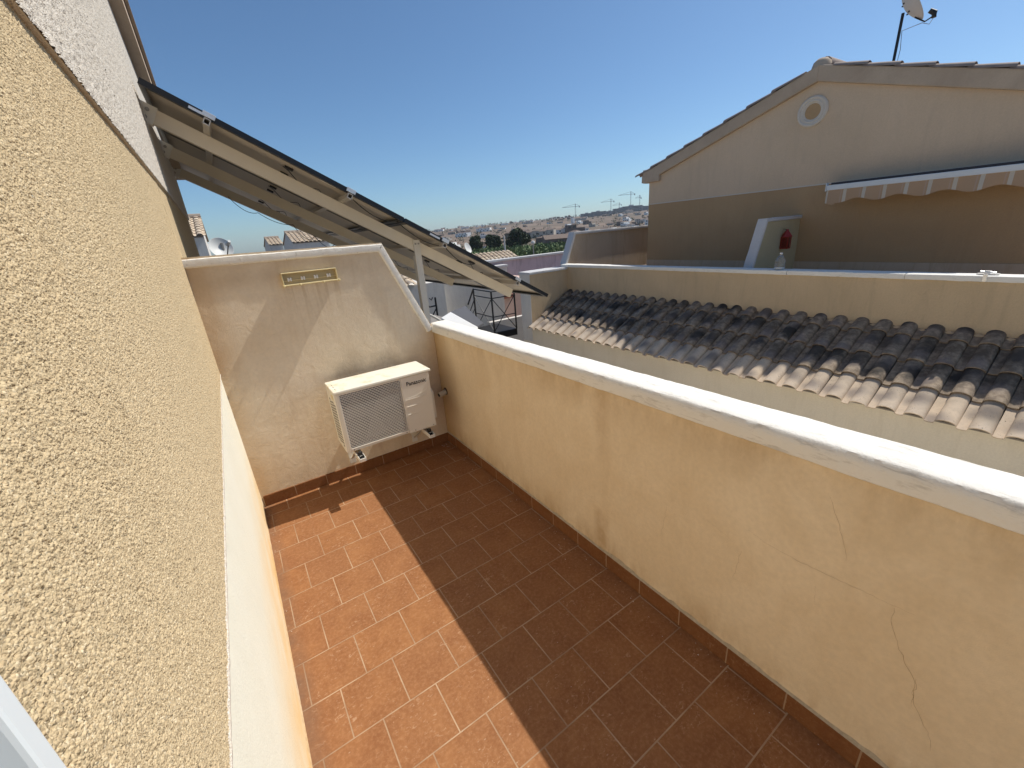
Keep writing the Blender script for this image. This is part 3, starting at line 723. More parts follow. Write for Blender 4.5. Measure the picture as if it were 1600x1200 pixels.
# ------------------------------------------------------------------ solar canopy
TH = math.atan(.567); ux, uz = math.cos(TH), -math.sin(TH); nx, nz = math.sin(TH), math.cos(TH)
T0 = V((-.114, 3.60, 2.663)); PT, RH, BH = .035, .040, .092
def slope(x, y, off):
    """point under/over the module plane: x = horizontal position, off = distance along the plane normal from the glass"""
    s = (x-T0.x)/ux; return V((T0.x+ux*s+nx*off, y, T0.z+uz*s+nz*off))
NV = V((nx, 0, nz)); YV = V((0, 1, 0)); beams_y = (3.885, 5.05, 6.20)
fr = thing('canopy_frame', 'sloping cream beam frame bolted to the house wall under the solar panels', 'frame', (XL, 5.0, 2.5))
for i, by in enumerate(beams_y):
    a = slope(-.150, by, -PT-RH-BH/2); b = slope(2.62 if i == 0 else 2.50, by, -PT-RH-BH/2)
    obj('beam', bar(B(), a, b, .045, BH, NV), M['beam'], fr, bevel=.003)
    bm = B(); bar(bm, slope(-.165, by-.0245, -PT-RH-BH/2), slope(-.045, by-.0245, -PT-RH-BH/2), .003, .112, NV)
    bar(bm, slope(-.165, by+.0245, -PT-RH-BH/2), slope(-.045, by+.0245, -PT-RH-BH/2), .003, .112, NV)
    box(bm, XU, XU+.006, by-.06, by+.06, 2.48, 2.63)
    wb = obj('wall_plate', bm, M['plate'], fr, bevel=.001)
    for dx, dn in ((.035, .022), (.035, -.026)):
        c = slope(-.12+dx, by-.027, -PT-RH-BH/2+dn)
        obj('bolt', cyl(B(), c, (0, -1, 0), .0125, .007, 6), M['steel'], wb)
    px = 1.545; tz = slope(px, by, -PT-RH-.02).z
    bm = B(); box(bm, px-.032, px+.032, by-.034, by-.0235, .1, tz); 
    box(bm, px-.031, px+.031, by-.0234, by+.03, .1, tz-.14)
    po = obj('post', bm, M['post'], fr, bevel=.003)
    if i == 0:
        for dx in (-.014, .016): obj('bolt', cyl(B(), (px+dx, by-.0345, tz-.035), (0, -1, 0), .008, .006, 6), M['steel'], po)
for x in (.186, .982, 1.723, 2.481):
    bm = B(); o1 = -PT-RH/2
    for s_ in (-.016, .016):
        a, b = slope(x+s_*ux, 3.575, o1), slope(x+s_*ux, 7.02, o1); bar(bm, a, b, .004, RH, NV)
    bar(bm, slope(x, 3.575, o1-.016), slope(x, 7.02, o1-.016), .034, .005, NV); bar(bm, slope(x, 3.575, o1+.017), slope(x, 7.02, o1+.017), .034, .004, NV)
    rr = obj('rail', bm, M['rail'], fr)
    bm = B(); bar(bm, slope(x-.030, 3.596, -.010), slope(x+.030, 3.596, -.010), .012, .030, NV); bar(bm, slope(x-.030, 3.606, .003), slope(x+.030, 3.606, .003), .022, .004, NV)
    obj('end_clamp', bm, M['alu'], rr, bevel=.001)
PW, PL = 1.128, 1.705
def panel(col, row):
    names = ['nearest', 'middle', 'farthest']
    lab = '%s black framed solar panel of the %s' % (names[col], 'upper row, against the house wall' if row == 0 else 'lower row, at the low canopy edge')
    s0 = row*(PL+.012); o = V((T0.x+ux*s0, T0.y+col*(PW+.010), T0.z+uz*s0))
    return lab, o
base = None
for row in (0, 1):
    for col in (0, 1, 2):
        lab, o = panel(col, row)
        if base is None:
            base = thing('solar_panel', lab, 'solar panel', o, (0, TH, 0), 'solar panels of the sloping canopy')
            bm = B(); f = .012
            for (a, b, c, d) in ((0, PL, 0, f), (0, PL, PW-f, PW), (0, f, f, PW-f), (PL-f, PL, f, PW-f)): box(bm, a, b, c, d, -PT, 0)
            for (a, b, c, d) in ((f, PL-f, f, f+.022), (f, PL-f, PW-f-.022, PW-f), (f, f+.022, f+.022, PW-f-.022), (PL-f-.022, PL-f, f+.022, PW-f-.022)): box(bm, a, b, c, d, -PT, -PT+.002)
            obj('frame', bm, M['pframe'], base, local=True)
            obj('backsheet', box(B(), f, PL-f, f, PW-f, -.009, -.0065), M['back'], base, local=True)
            obj('glass', box(B(), f, PL-f, f, PW-f, -.006, -.001), M['pv'], base, local=True)
            for k in (.25, .5, .75):
                obj('junction_box', box(B(), PL/2-.03, PL/2+.03, PW*k-.02, PW*k+.02, -.026, -.0095), M['black'], base, local=True, bevel=.003)
            bm = B(); pts = []
            for k in range(25):
                t = k/24; pts.append((PL/2-.04+.35*math.sin(t*3.1)*(1 if t < .5 else .8), PW*.25+t*PW*.5, -.022-.05*math.sin(t*math.pi*3)**2))
            tube(bm, pts, .003, 6); obj('cable', bm, M['cable'], base, local=True, smooth=True)
            obj('sticker', box(B(), .24, .34, -.0006, 0, -.026, -.010), M['alu'], base, local=True)
            obj('sticker', box(B(), PL*.62, PL*.62+.12, .14, .17, -.0102, -.0094), M['slabw'], base, local=True)
            for q in base.children: q['_l'] = 1
        else:
            r = base.copy(); COL.objects.link(r); r.location = o; r['label'] = lab
            for ch in [q for q in COL.objects if q.parent == base]:
                c = ch.copy(); COL.objects.link(c); c.parent = r
for q in COL.objects:
    if '_l' in q: del q['_l']
def hang(pts, name, label):
    bm = B(); out = []
    for a, b, sag in pts:
        a, b = V(a), V(b)
        for k in range(13): t = k/12; p = a.lerp(b, t); p.z -= sag*4*t*(1-t); out.append(p)
    tube(bm, out, .0035, 6); o = obj(name, bm, M['cable'], None, smooth=True, loc=pts[0][0]); setp(o, label, 'cable'); return o
def sl(x, y, o=-.09): return tuple(slope(x, y, o))
hang([(sl(.35, 6.1, -.16), sl(.62, 6.1, -.19), .06), (sl(.62, 6.1, -.19), sl(.95, 6.12, -.15), .04), (sl(.95, 6.12, -.15), sl(1.18, 6.12, -.17), .10), (sl(1.18, 6.12, -.17), sl(1.4, 6.12, -.16), .08)],
     'drooping_cable', 'thin black cable drooping in loops along the farthest canopy beam')
hang([(sl(1.02, 3.66, -.05), sl(1.35, 3.68, -.04), .05), (sl(1.35, 3.68, -.04), sl(1.75, 3.66, -.045), .05), (sl(1.75, 3.66, -.045), sl(2.1, 3.75, -.04), .06)],
     'panel_cable', 'black cable clipped under the near edge of the lower solar panel')

# ------------------------------------------------------------------ beyond the partition: low roof, box, hose
lr = B(); prism(lr, [(1.361, YE+.135), (2.95, YE+.135), (2.95, 7.0), (3.5, 7.6), (3.5, 8.3), (XL, 8.3), (XL, 6.301), (1.361, 6.301)], 2, -5.9, .10); prism(lr, [(XL, YE+.135), (1.3595, YE+.135), (1.3595, 6.3), (XL, 6.3)], 2, -.125, .10)
o = obj('lower_house_block', lr, [M['conc']], loc=(1, 4.5, 0)); setp(o, 'low flat grey roof just behind the cream end wall', 'building')
bx = thing('storage_box', 'white flat box with blue grey cover lying behind the parapet coping', 'box', (3.0, 6.3, .1))
A_, B_, C_, D_ = V((3.26, 6.98, .35)), V((2.94, 5.43, .35)), V((2.70, 5.28, .29)), V((3.02, 6.90, .29))
E_, F_ = V((3.557, 6.96, .412)), V((3.06, 5.46, .378))
dn = V((0, 0, -.05))
obj('cover', hexa(B(), [A_, E_, F_, B_], [p+V((.01, 0, -.03)) for p in (A_, E_, F_, B_)]), M['slabg'], bx, bevel=.004)
obj('upper_slab', hexa(B(), [A_+V((0, 0, -.002)), B_+V((0, 0, -.002)), C_, D_], [p+V((.01, 0, -.035)) for p in (A_, B_, C_, D_)]), M['slabw'], bx, bevel=.006, seg=3)
obj('lower_slab', hexa(B(), [p+V((-.02, 0, -.045)) for p in (A_, B_, C_, D_)], [p+V((-.02, 0, -.085)) for p in (A_, B_, C_, D_)]), M['slabw'], bx, bevel=.006, seg=3)
obj('stand', hexa(B(), [p+V((.03, 0, -.086)) for p in (A_, B_, C_, D_)], [V((p.x-.12, p.y, .10)) for p in (A_, B_, C_, D_)]), M['conc'], bx)
bm = B(); tube(bm, [(3.04, 6.88, .21), (2.95, 7.0, .295), (2.89, 7.14, .35), (2.82, 7.29, .37), (2.74, 7.46, .364), (2.64, 7.66, .31), (2.57, 7.8, .21), (2.545, 7.87, .11)], .022, 10)
setp(obj('hose', bm, M['hose'], smooth=True, loc=(2.545, 7.87, .10)), 'cream hose arching up to the white flat box', 'hose')
bm = B()
for k in range(10):
    c = V((2.85+.07*random.random(), 7.2-.09*k*random.random(), .105)); vs = [c+V((random.uniform(-.1, .1), random.uniform(-.2, .2), random.uniform(0, .05))) for _ in range(4)]
    bm.faces.new([bm.verts.new(v) for v in vs])
obj('cloth_rag', bm, M['rag'], loc=(2.9, 7.1, .1)); setp(bpy.data.objects['cloth_rag'], 'crumpled yellowed rag behind the white coping', 'cloth')
# small iron post with flame finials near the canopy post
ip = thing('iron_gate_post', 'black iron railing post beside the canopy post above the low roof', 'railing', (3.95, 9.0, -.6))
bm = B(); tube(bm, [(3.86, 9.0, -.6), (3.86, 9.0, .36)], .022, 6); obj('post', bm, M['railing'], ip)
bm = B(); tube(bm, [(3.55, 9.0, .16), (3.86, 9.0, .17)], .014, 6); tube(bm, [(3.55, 9.0, -.3), (3.86, 9.0, .12)], .013, 6); tube(bm, [(3.55, 9.0, .0), (3.86, 9.0, -.45)], .012, 6)
tube(bm, [(3.72, 9.0, .36), (3.76, 9.0, .31), (3.80, 9.0, .37)], .012, 6); tube(bm, [(3.66, 9.0, .22), (3.70, 9.0, .17), (3.86, 9.0, .18)], .012, 6)
obj('scroll', bm, M['railing'], ip)

# our own lower storey, whitened, and an added unseen slab, both bouncing sunlight
hb = obj('lower_storey', box(B(), XL-4, 1.36, YB, 6.3, -5.9, -.131), M['outer'], house)
setp(obj('bounce_slab', box(B(), 1.361, 5.099, -6, 7.6, -2.0, -1.3), M['bounce_pale'], loc=(3, 2, -1.3)), kind='structure')  # added out of view, raised to bounce sun onto the neighbour's wall
# ------------------------------------------------------------------ landing with crossed railing
ld = thing('balcony', 'small black iron landing with crossed railing between the grey wall and the tiled roof', 'balcony', (4.9, 8.25, -.56))
P1, P2, P3, P4 = V((4.93, 9.12, -.56)), V((4.905, 8.25, -.56)), V((5.50, 8.20, -.56)), V((5.52, 9.1, -.56))
obj('platform', hexa(B(), [P1+V((.03, 0, .002)), P2+V((.03, .03, .002)), P3+V((0, .03, .002)), P4+V((0, 0, .002))], [p+V((0, 0, -.04)) for p in (P1, P2, P3, P4)]), M['railing'], ld)
bm = B()
for a, b in ((P1, P2), (P2, P3)): bar(bm, a+V((0, 0, -.07)), b+V((0, 0, -.07)), .05, .15)
obj('edge_beam', bm, M['railing'], ld)
HT = V((0, 0, .95)); HM = V((0, 0, .80))
for p, hh in ((P1, .95), (P2, .95), (P3, 1.02)):
    obj('post', tube(B(), [p, p+V((0, 0, hh))], .020, 6), M['railing'], ld)
for a, b in ((P1, P2), (P2, P3)):
    bm = B(); tube(bm, [a+HT, b+HT], .014, 6); tube(bm, [a+HM, b+HM], .012, 6); m_ = V((0, 0, .37)); tube(bm, [a+m_, b+m_], .011, 6)
    tube(bm, [a+HM, b+V((0, 0, .02))], .0095, 6); tube(bm, [a+V((0, 0, .02)), b+HM], .0095, 6)
    if a == P2: tube(bm, [b+HM+V((-.1, 0, .07)), b+HM+V((.12, 0, .05))], .012, 6)
    obj('cross_rail', bm, M['railing'], ld)
bm = B(); Q = V((5.22, 10.04, -.56))
tube(bm, [P1+HT, Q+V((0, 0, .44))], .022, 6); tube(bm, [P1+HM-V((0, 0, .1)), Q+V((0, 0, .18))], .014, 6); tube(bm, [P1+HM-V((0, 0, .3)), Q+V((0, 0, 0))], .010, 6)
obj('stair_handrail', bm, M['railing'], ld)
obj('stringer', bar(B(), P1+V((.3, 0, -.05)), Q+V((.3, 0, -.5)), .6, .05), M['railing'], ld)
# walls behind
def wallbox(name, label, mat, x0, x1, y0, y1, z0, z1, cap=None, cat='wall'):
    t = thing(name, label, cat, ((x0+x1)/2, y0, z0))
    obj('wall', box(B(), x0, x1, y0, y1, z0, z1), mat, t)
    if cap: obj('coping', box(B(), x0-.03, x1+.03, y0-.03, y1+.03, z1+.001, z1+cap), M['white_far'], t, bevel=.01)
    return t
wallbox('neighbour_house', 'plain grey rendered house wall behind the black iron landing', M['grey_r'], 4.45, 6.36, 10.0, 14, -5.9, .62, cat='house')
gh = wallbox('grey_outbuilding', 'weathered grey outbuilding wall with a tile edge under the canopy', M['grey_r'], 1.2, 4.44, 9.7, 14, -5.9, .62, cat='building')
bm = B(); ceramic_roof(bm, (1.2, 9.62, .63), (1, 0, 0), (0, .94, .34), 12, 3, .21, .3); obj('roof', bm, M['tile3'], gh, smooth=True)
pk = wallbox('pink_outbuilding', 'pale pink rendered wall glimpsed through the crossed railing', M['pink'], 6.62, 8.2, 10.6, 13, -5.9, .22, cat='building')
obj('brick_shelf', box(B(), 6.63, 7.0, 10.5, 10.6, -.22, -.12), plain('red_brick', (.35, .14, .09), .9), pk)
obj('shelf_cap', box(B(), 6.63, 6.95, 10.5, 10.62, -.119, -.09), M['white_far'], pk)
wallbox('garden_wall', 'low grey wall at the foot of the pink wall behind the landing', M['grey_r'], 5.6, 9, 9.6, 9.75, -5.9, -.62)
pr_ = wallbox('white_pier', 'small white capped pier beside the low end of the solar panels', M['grey_r'], 8.35, 9.15, 14.0, 14.3, -5.9, .36, .09)
lw = thing('lilac_wall', 'stained lilac rendered wall with white coping beyond the canopy', 'wall', (10, 14, 0))
obj('wall', box(B(), 7.4, 12.9, 14.5, 14.7, -5.9, .55), M['lilac'], lw)
obj('coping', box(B(), 7.36, 12.94, 14.44, 14.76, .551, .635), M['white_far'], lw, bevel=.012)
tr = thing('tiled_outhouse', 'outhouse with orange barrel tiled roof behind the lilac wall', 'building', (10.7, 17, -5.9))
obj('wall', box(B(), 9.0, 12.0, 17.1, 19.5, -5.9, .42), M['white_far'], tr)
bm = B(); ceramic_roof(bm, (9.4, 16.9, .46), (1, 0, 0), (0, .93, .36), 11, 3, .215, .3); obj('roof', bm, M['tile3'], tr, smooth=True)

# ------------------------------------------------------------------ neighbour: lean-to roof, parapet, gable house
nr = thing('tiled_lean_to', 'lean-to with a long sooty barrel tile roof, upper rows toned with painted shade, and pale rendered wall across the gap', 'building', (5.6, 3, -5.9))
obj('wall', box(B(), 5.10, 6.10, -3.2, 7.34, -5.9, -.30), M['nb_low'], nr)
bm = B(); sx_, sz_ = 1.09, .60; n_ = math.hypot(sx_, sz_)
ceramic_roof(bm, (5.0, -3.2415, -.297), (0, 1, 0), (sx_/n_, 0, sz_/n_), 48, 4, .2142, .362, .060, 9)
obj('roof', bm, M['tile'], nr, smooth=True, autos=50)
bm = B()
hexa(bm, [(5.08, -3.2, -.299), (6.099, -3.2, -.299), (6.099, -3.2, .235), (5.08, -3.2, -.285)], [(5.08, 6.998, -.299), (6.099, 6.998, -.299), (6.099, 6.998, .235), (5.08, 6.998, -.285)])
obj('roof_bed', bm, M['conc'], nr)
bm = B(); y = -3.1
while y < 7.0:       # mortar fillet where the tiles meet the wall
    a, b = y, y+.2106; tube(bm, [(6.095, a, .27), (6.085, (a+b)/2, .30+random.uniform(-.008, .008)), (6.095, b, .27)], .022, 6); y = b
obj('mortar_fillet', bm, M['nb_par'], nr, smooth=True)
np_ = thing('neighbour_parapet', 'ochre rendered parapet with thin white coping running along the top of the darkened tiles', 'wall', (6.15, 2, .2))
obj('wall', box(B(), 6.10, 6.24, -3.2, 7.15, -.1, .83), M['nb_par'], np_)
bm = B(); y = -3.25; k = 0
while y < 7.15:
    L = 1.18; e = min(y+L, 7.17); sweep(bm, [(6.075, y, .834), (6.075, e-.004, .834)], [(0, 0), (-.004, .01), (0, .052), (.03, .058), (.17, .058), (.195, .05), (.195, 0)], (1, 0, 0), .08, .002, k); y = e; k += 1
obj('coping', bm, M['white'], np_, smooth=True, autos=40)
ew = thing('neighbour_end_wall', 'ochre wall at the far end of the darkened tiles, its shaded side painted grey', 'wall', (5.6, 7.1, 0))
obj('wall', box(B(), 5.103, 6.098, 7.0, 7.34, -.295, .83), M['nb_par'], ew)
obj('shaded_side', box(B(), 5.088, 5.1025, 7.0, 7.345, -.60, .83), M['grey_r'], ew)  # added slab; its grey paints this side's sky-lit shade into the colour
bm = B(); sweep(bm, [(5.08, 6.975, .834), (6.10, 6.975, .834)], [(0, 0), (-.004, .012), (0, .046), (.05, .052), (.36, .052), (.385, .045), (.385, 0)][::-1], (0, 1, 0), .06, .003, 9)
obj('coping', bm, M['white_far'], ew, smooth=True, autos=40)
fw = thing('far_partition', 'grey brown partition wall with sloping pale coping left of the gable house', 'wall', (7.5, 7.2, .8))
prism(bm := B(), [(6.24, .60), (9.5, .60), (9.5, 1.52), (6.50, 1.52), (6.22, .89)], 1, 7.15, 7.27); obj('wall', bm, M['far_end'], fw)
bm = B(); sweep(bm, [(6.17, 7.12, .885), (6.45, 7.12, 1.525), (9.5, 7.12, 1.525)], [(0, 0), (-.006, .03), (0, .055), (.05, .06), (.17, .058), (.18, 0)][::-1], (0, 1, 0), .06, .002, 12)
obj('coping', bm, M['white_far'], fw, smooth=True, autos=40)
setp(obj('neighbour_terrace', box(B(), 6.24, 7.7, -3.2, 7.15, -.3, -.15), M['skirt'], loc=(7, 2, -.2)), kind='structure')

XG, NRY, NRZ, NS = 7.7, 3.30, 3.50, .318
gz = lambda y: NRZ-NS*abs(y-NRY)
gb = thing('gable_house', 'grey beige gable end house with tan lower wall and round vent to the right', 'house', (9.5, 3, -5.9))
obj('lower_wall', box(B(), XG, XG+6, .42, 6.2, -5.9, 1.948), M['nb_lo'], gb)
obj('upper_wall', prism(B(), [(.42, 1.949), (6.2, 1.949), (6.2, gz(6.2)-.06), (NRY, NRZ-.06), (.42, gz(.42)-.06)], 0, XG-.004, XG+6), M['nb_up'], gb)
obj('band', box(B(), XG-.010, XG-.0045, .42, 6.2, 1.935, 1.952), M['ring'], gb)
obj('plinth', box(B(), XG-.02, XG-.001, .42, 6.19, -.14, .835), M['far_end'], gb)
bm = B()
for y0, y1 in ((6.30, NRY), (NRY, .3)):
    q = lambda y, d: gz(y)+d
    hexa(bm, [(XG-.07, y0, q(y0, -.20)), (XG-.07, y1, q(y1, -.20)), (XG-.07, y1, q(y1, 0)), (XG-.07, y0, q(y0, 0))],
         [(XG+.2, y0, q(y0, -.20)), (XG+.2, y1, q(y1, -.20)), (XG+.2, y1, q(y1, 0)), (XG+.2, y0, q(y0, 0))])
box(bm, XG-.072, XG+.2, 5.92, 6.32, 2.355, 2.60)
obj('verge', bm, M['verge'], gb, bevel=.012)
bm = B(); box(bm, XG-.078, XG+6, 6.21, 6.34, 2.36, 2.50); obj('eave', bm, M['verge'], gb, bevel=.01)
obj('ridge_knob', lathe(B(), [(.13, -.22), (.125, -.04), (.105, .03), (.06, .07), (.0, .085)], (XG+.06, NRY+.02, NRZ+.02), (0, 0, 1), 20), M['verge'], gb, smooth=True)
bm = B()
def verge_tiles(y0, y1, n):
    for k in range(n):
        t0, t1 = k/n, (k+1)/n+.02; a, b = y0+(y1-y0)*t0, y0+(y1-y0)*t1
        A0 = V((XG-.01, a, gz(a)+.000)); B0 = V((XG-.01, b, gz(b)+.022))
        rings = []
        for p, r in ((A0, .070), (B0, .085)):
            rings.append([[bm.verts.new(p+V((math.cos(t)*rr, 0, math.sin(t)*rr*.62-.012))) for t in [math.pi*j/8 for j in range(9)]] for rr in (r, r-.012)])
        (oa, ia), (ob, ib) = rings
        for j in range(8):
            bm.faces.new([oa[j], oa[j+1], ob[j+1], ob[j]]); bm.faces.new([ia[j+1], ia[j], ib[j], ib[j+1]]); bm.faces.new([ob[j], ob[j+1], ib[j+1], ib[j]]); bm.faces.new([oa[j+1], oa[j], ia[j], ia[j+1]])
verge_tiles(3.12, .36, 8); obj('verge_tiles', bm, M['tile2'], gb, smooth=True)
bm = B(); verge_tiles(3.48, 6.44, 8); obj('verge_tiles', bm, M['tile2'], gb, smooth=True)
bm = B()
prism(bm, [(.2, gz(.2)), (NRY, NRZ), (6.4, gz(6.4)), (6.4, gz(6.4)+.03), (NRY, NRZ+.035), (.2, gz(.2)+.03)], 0, XG+.06, XG+6)
rf_ = obj('roof', bm, M['tile2'], gb)
obj('ridge_tiles', tube(B(), [(XG+.1, NRY, NRZ+.03), (XG+6, NRY, NRZ+.03)], .085, 12), M['tile2'], rf_, smooth=True)
vt = thing('round_vent', 'round cream moulded vent with concentric rings high on the gable wall', 'vent', (XG-.004, 3.32, 2.94))
bm = B(); lathe(bm, [(.200, 0), (.198, .022), (.180, .038), (.165, .034), (.160, .022), (.146, .022), (.140, .032), (.126, .030), (.118, .014), (.104, .012), (.102, .002), (.0, .002)], (XG-.004, 3.32, 2.94), (-1, 0, 0), 44)
obj('moulding', bm, M['ring'], vt, smooth=True, autos=30)
obj('vent_disc', cyl(B(), (XG-.0065, 3.32, 2.94), (-1, 0, 0), .101, .004, 36), M['nb_lo'], vt)
aw = thing('awning', 'folded awning with white front bar and orange striped scalloped valance', 'awning', (7.45, 1, 1.65))
AX = 7.30
obj('front_bar', box(B(), AX, AX+.05, .50, 2.83, 1.838, 1.905), M['awn_bar'], aw, bevel=.006)
obj('cassette', box(B(), AX+.051, XG-.012, .50, 2.80, 1.86, 1.935), M['awn_dark'], aw)
obj('end_cap', box(B(), AX-.002, AX+.06, 2.831, 2.842, 1.83, 1.935), M['awn_bar'], aw)
bm = B(); y = 2.825; pv = None; N_ = 110
for k in range(N_+1):
    y = 2.825-(2.825-.50)*k/N_; zb = 1.690-.024*math.cos(2*math.pi*(y-2.237)/.433) - (.03 if k < 6 else 0)
    xo = .006*math.sin(y*18)
    ring = [bm.verts.new((AX+.012, y, 1.838)), bm.verts.new((AX+.008+xo, y, (1.838+zb)/2)), bm.verts.new((AX+.010+xo*1.6, y, zb)), bm.verts.new((AX+.014+xo*1.6, y, zb)), bm.verts.new((AX+.018, y, 1.838))]
    if pv:
        for j in range(4): bm.faces.new([pv[j], pv[j+1], ring[j+1], ring[j]])
    pv = ring
obj('valance', bm, M['valance'], aw, smooth=True)

lp = thing('lantern_partition', 'yellow cream partition wall with sloping pale coping between the neighbour terraces', 'wall', (7.0, 3.3, -.1))
obj('wall', prism(B(), [(6.245, -.15), (7.697, -.15), (7.697, 1.535), (6.66, 1.535), (6.40, .88), (6.245, .6)], 1, 3.270, 3.37), M['lant_wall'], lp)
bm = B(); sweep(bm, [(6.245, 3.255, .60), (6.375, 3.255, .885), (6.635, 3.255, 1.535), (7.695, 3.255, 1.535)], [(0, 0), (-.006, .01), (-.004, .045), (.01, .052), (.11, .052), (.125, .045), (.125, 0)][::-1], (0, 1, 0), .05, .002, 21)
obj('coping', bm, M['white_far'], lp, smooth=True, autos=40)
la = thing('lantern', 'small red box lantern hanging on the yellow cream partition wall', 'lantern', (7.17, 3.22, 1.06))
cx_, cy_, w_ = 7.175, 3.205, .052
bm = B(); box(bm, cx_-w_, cx_+w_, cy_-w_, cy_+w_, 1.075, 1.090); box(bm, cx_-w_, cx_+w_, cy_-w_, cy_+w_, 1.235, 1.248)
for sx2 in (-1, 1):
    for sy2 in (-1, 1): box(bm, cx_+sx2*w_-(.01 if sx2 > 0 else 0), cx_+sx2*w_+(.01 if sx2 < 0 else 0), cy_+sy2*w_-(.01 if sy2 > 0 else 0), cy_+sy2*w_+(.01 if sy2 < 0 else 0), 1.09, 1.235)
obj('body', bm, M['red'], la)
obj('core', box(B(), cx_-.04, cx_+.04, cy_-.04, cy_+.04, 1.09, 1.235), plain('dark_red_glass', (.14, .012, .008), .3), la)
obj('cap', lathe(B(), [(.088, 0), (.080, .008), (.022, .088), (.018, .105), (0, .108)], (cx_, cy_, 1.248), (0, 0, 1), 4), M['red'], la)
obj('hook', bar(B(), (cx_, cy_, 1.352), (cx_, 3.268, 1.36), .008, .006), M['black'], la)
bo = thing('bottle', 'clear domed plastic bottle standing on the neighbour coping below the red lantern', 'bottle', (6.16, 2.785, .893))
obj('body', lathe(B(), [(.0, 0), (.055, 0), (.060, .01), (.060, .07), (.057, .08), (.060, .09), (.056, .12), (.030, .165), (.016, .18), (.016, .195)], (6.16, 2.785, .8935), (0, 0, 1), 28), M['bottle'], bo, smooth=True)
obj('cap', cyl(B(), (6.16, 2.785, 1.0885), (0, 0, 1), .018, .016, 16), M['slabw'], bo)
obj('base_label', cyl(B(), (6.16, 2.785, .898), (0, 0, 1), .050, .022, 20), M['slabw'], bo)
cl = thing('coping_clamp', 'small pale metal clamp on the neighbour coping near the right edge', 'clamp', (6.16, .874, .893))
bm = B(); box(bm, 6.13, 6.19, .80, .95, .8945, .904); box(bm, 6.135, 6.18, .86, .90, .904, .93); tube(bm, [(6.14, .82, .915), (6.14, .93, .925)], .007, 8); box(bm, 6.058, 6.069, .86, .89, .84, .905)
obj('clamp_body', bm, M['alu'], cl)
# antenna dish on the gable roof
at_ = thing('roof_dish', 'grey satellite dish on a black pole above the gable roof', 'satellite dish', (9.5, 3.05, 3.4))
obj('pole', tube(B(), [(9.5, 3.05, 3.4), (9.5, 3.05, 4.28)], .020, 10), M['black'], at_, smooth=True)
dc = V((9.42, 2.93, 4.36)); dn_ = V((.25, -.62, .42)).normalized()
def dish(c, ax, r, mat, parent, depth=.09):
    pr = [(r*t, depth*(t*t)-depth) for t in [k/10 for k in range(11)]]+[(r*1.015, 0), (r*1.01, -.008)]+[(r*t*.99, depth*t*t-depth-.008) for t in [1-k/10 for k in range(11)]]
    return obj('dish', lathe(B(), pr, c, ax, 40), mat, parent, smooth=True)
d_ = dish(dc, dn_, .285, M['dish_b'], at_)
sd = dn_.cross(V((0, 0, 1))).normalized(); ud = sd.cross(dn_)
for a, b in ((-.06, .05), (.06, .05), (-.06, -.09), (.06, -.09)):
    obj('bolt', cyl(B(), dc+sd*a+ud*b-dn_*.085, -dn_, .010, .02, 8), M['black'], d_)
foot = dc-ud*.29; lnb = dc-ud*.35+dn_*.12
obj('feed_arm', tube(B(), [dc-ud*.2-dn_*.06, foot-ud*.05, lnb], .010, 8), M['black'], d_)
obj('feed_horn', tube(B(), [lnb-dn_*.03-ud*.02, lnb+ud*.03, lnb+ud*.10-dn_*.03], [.03, .036, .03], 12), M['black'], d_, smooth=True)
obj('feed_cable', tube(B(), [lnb, lnb-V((0, 0, .07))-dn_*.06, foot-V((0, 0, .05)), V((9.50, 3.02, 4.05)), V((9.49, 2.99, 3.8)), V((9.47, 3.0, 3.55)), V((9.44, 3.03, 3.42))], .0045, 6), M['steel'], d_, smooth=True)
# ------------------------------------------------------------------ roofs and dish beyond the partition, left
def roofhouse(name, label, x0, x1, y0, z0, rows, rise, cols, wallm, pitch=.21, depth=None):
    t = thing(name, label, 'house', ((x0+x1)/2, y0, -5.9))
    run = rows*.3*math.cos(rise); h = rows*.3*math.sin(rise)
    obj('wall', prism(B(), [(y0+.12, -5.9), (y0+.12+2*run, -5.9), (y0+.12+2*run, z0-.03), (y0+run, z0+h-.06), (y0+.12, z0-.03)], 0, x0+.05, x1-.06), wallm, t)
    bm = B(); ceramic_roof(bm, (x0, y0, z0), (1, 0, 0), (0, math.cos(rise), math.sin(rise)), cols, rows, (x1-x0)/cols, .3, seg=5)
    r = obj('roof', bm, M['tile3'], t, smooth=True)
    obj('ridge', tube(B(), [(x0, y0+run, z0+h+.02), (x1, y0+run, z0+h+.02)], .085, 8), M['tile3'], r, smooth=True)
    bm = B(); prism(bm, [(y0+run, z0+h), (y0+2*run, z0), (y0+2*run, z0-.05), (y0+run, z0+h-.05)], 0, x0, x1); obj('rear_slope', bm, M['tile3'], r)
    return t
roofhouse('tiled_house', 'nearest barrel tiled roof just right of the roughcast house, beside the white dish', -3.9, -.12, 14.9, 2.17, 8, .27, 18, M['grey_r'])
roofhouse('tiled_house', 'small distant tiled roof peeping over the white coping, left one of two', 2.70, 3.52, 30, 1.95, 6, .25, 4, M['grey_r'])
roofhouse('tiled_house', 'distant tiled roof over the white coping touching the lowest canopy beam', 3.33, 5.2, 25, 1.92, 7, .28, 9, M['grey_r'])
wd = thing('white_dish', 'large white satellite dish showing above the end wall coping', 'satellite dish', (.2, 12, .5))
wc = V((.118, 12.0, 1.80)); wn = V((.30, -.86, .42)).normalized()
d2 = dish(wc, wn, .24, M['dish'], wd)
s2 = wn.cross(V((0, 0, 1))).normalized(); u2 = s2.cross(wn)
ob_lnb = wc+wn*.34-u2*.06-s2*.05
obj('feed_arm', tube(B(), [wc-u2*.30, ob_lnb], .012, 8), M['black'], d2)
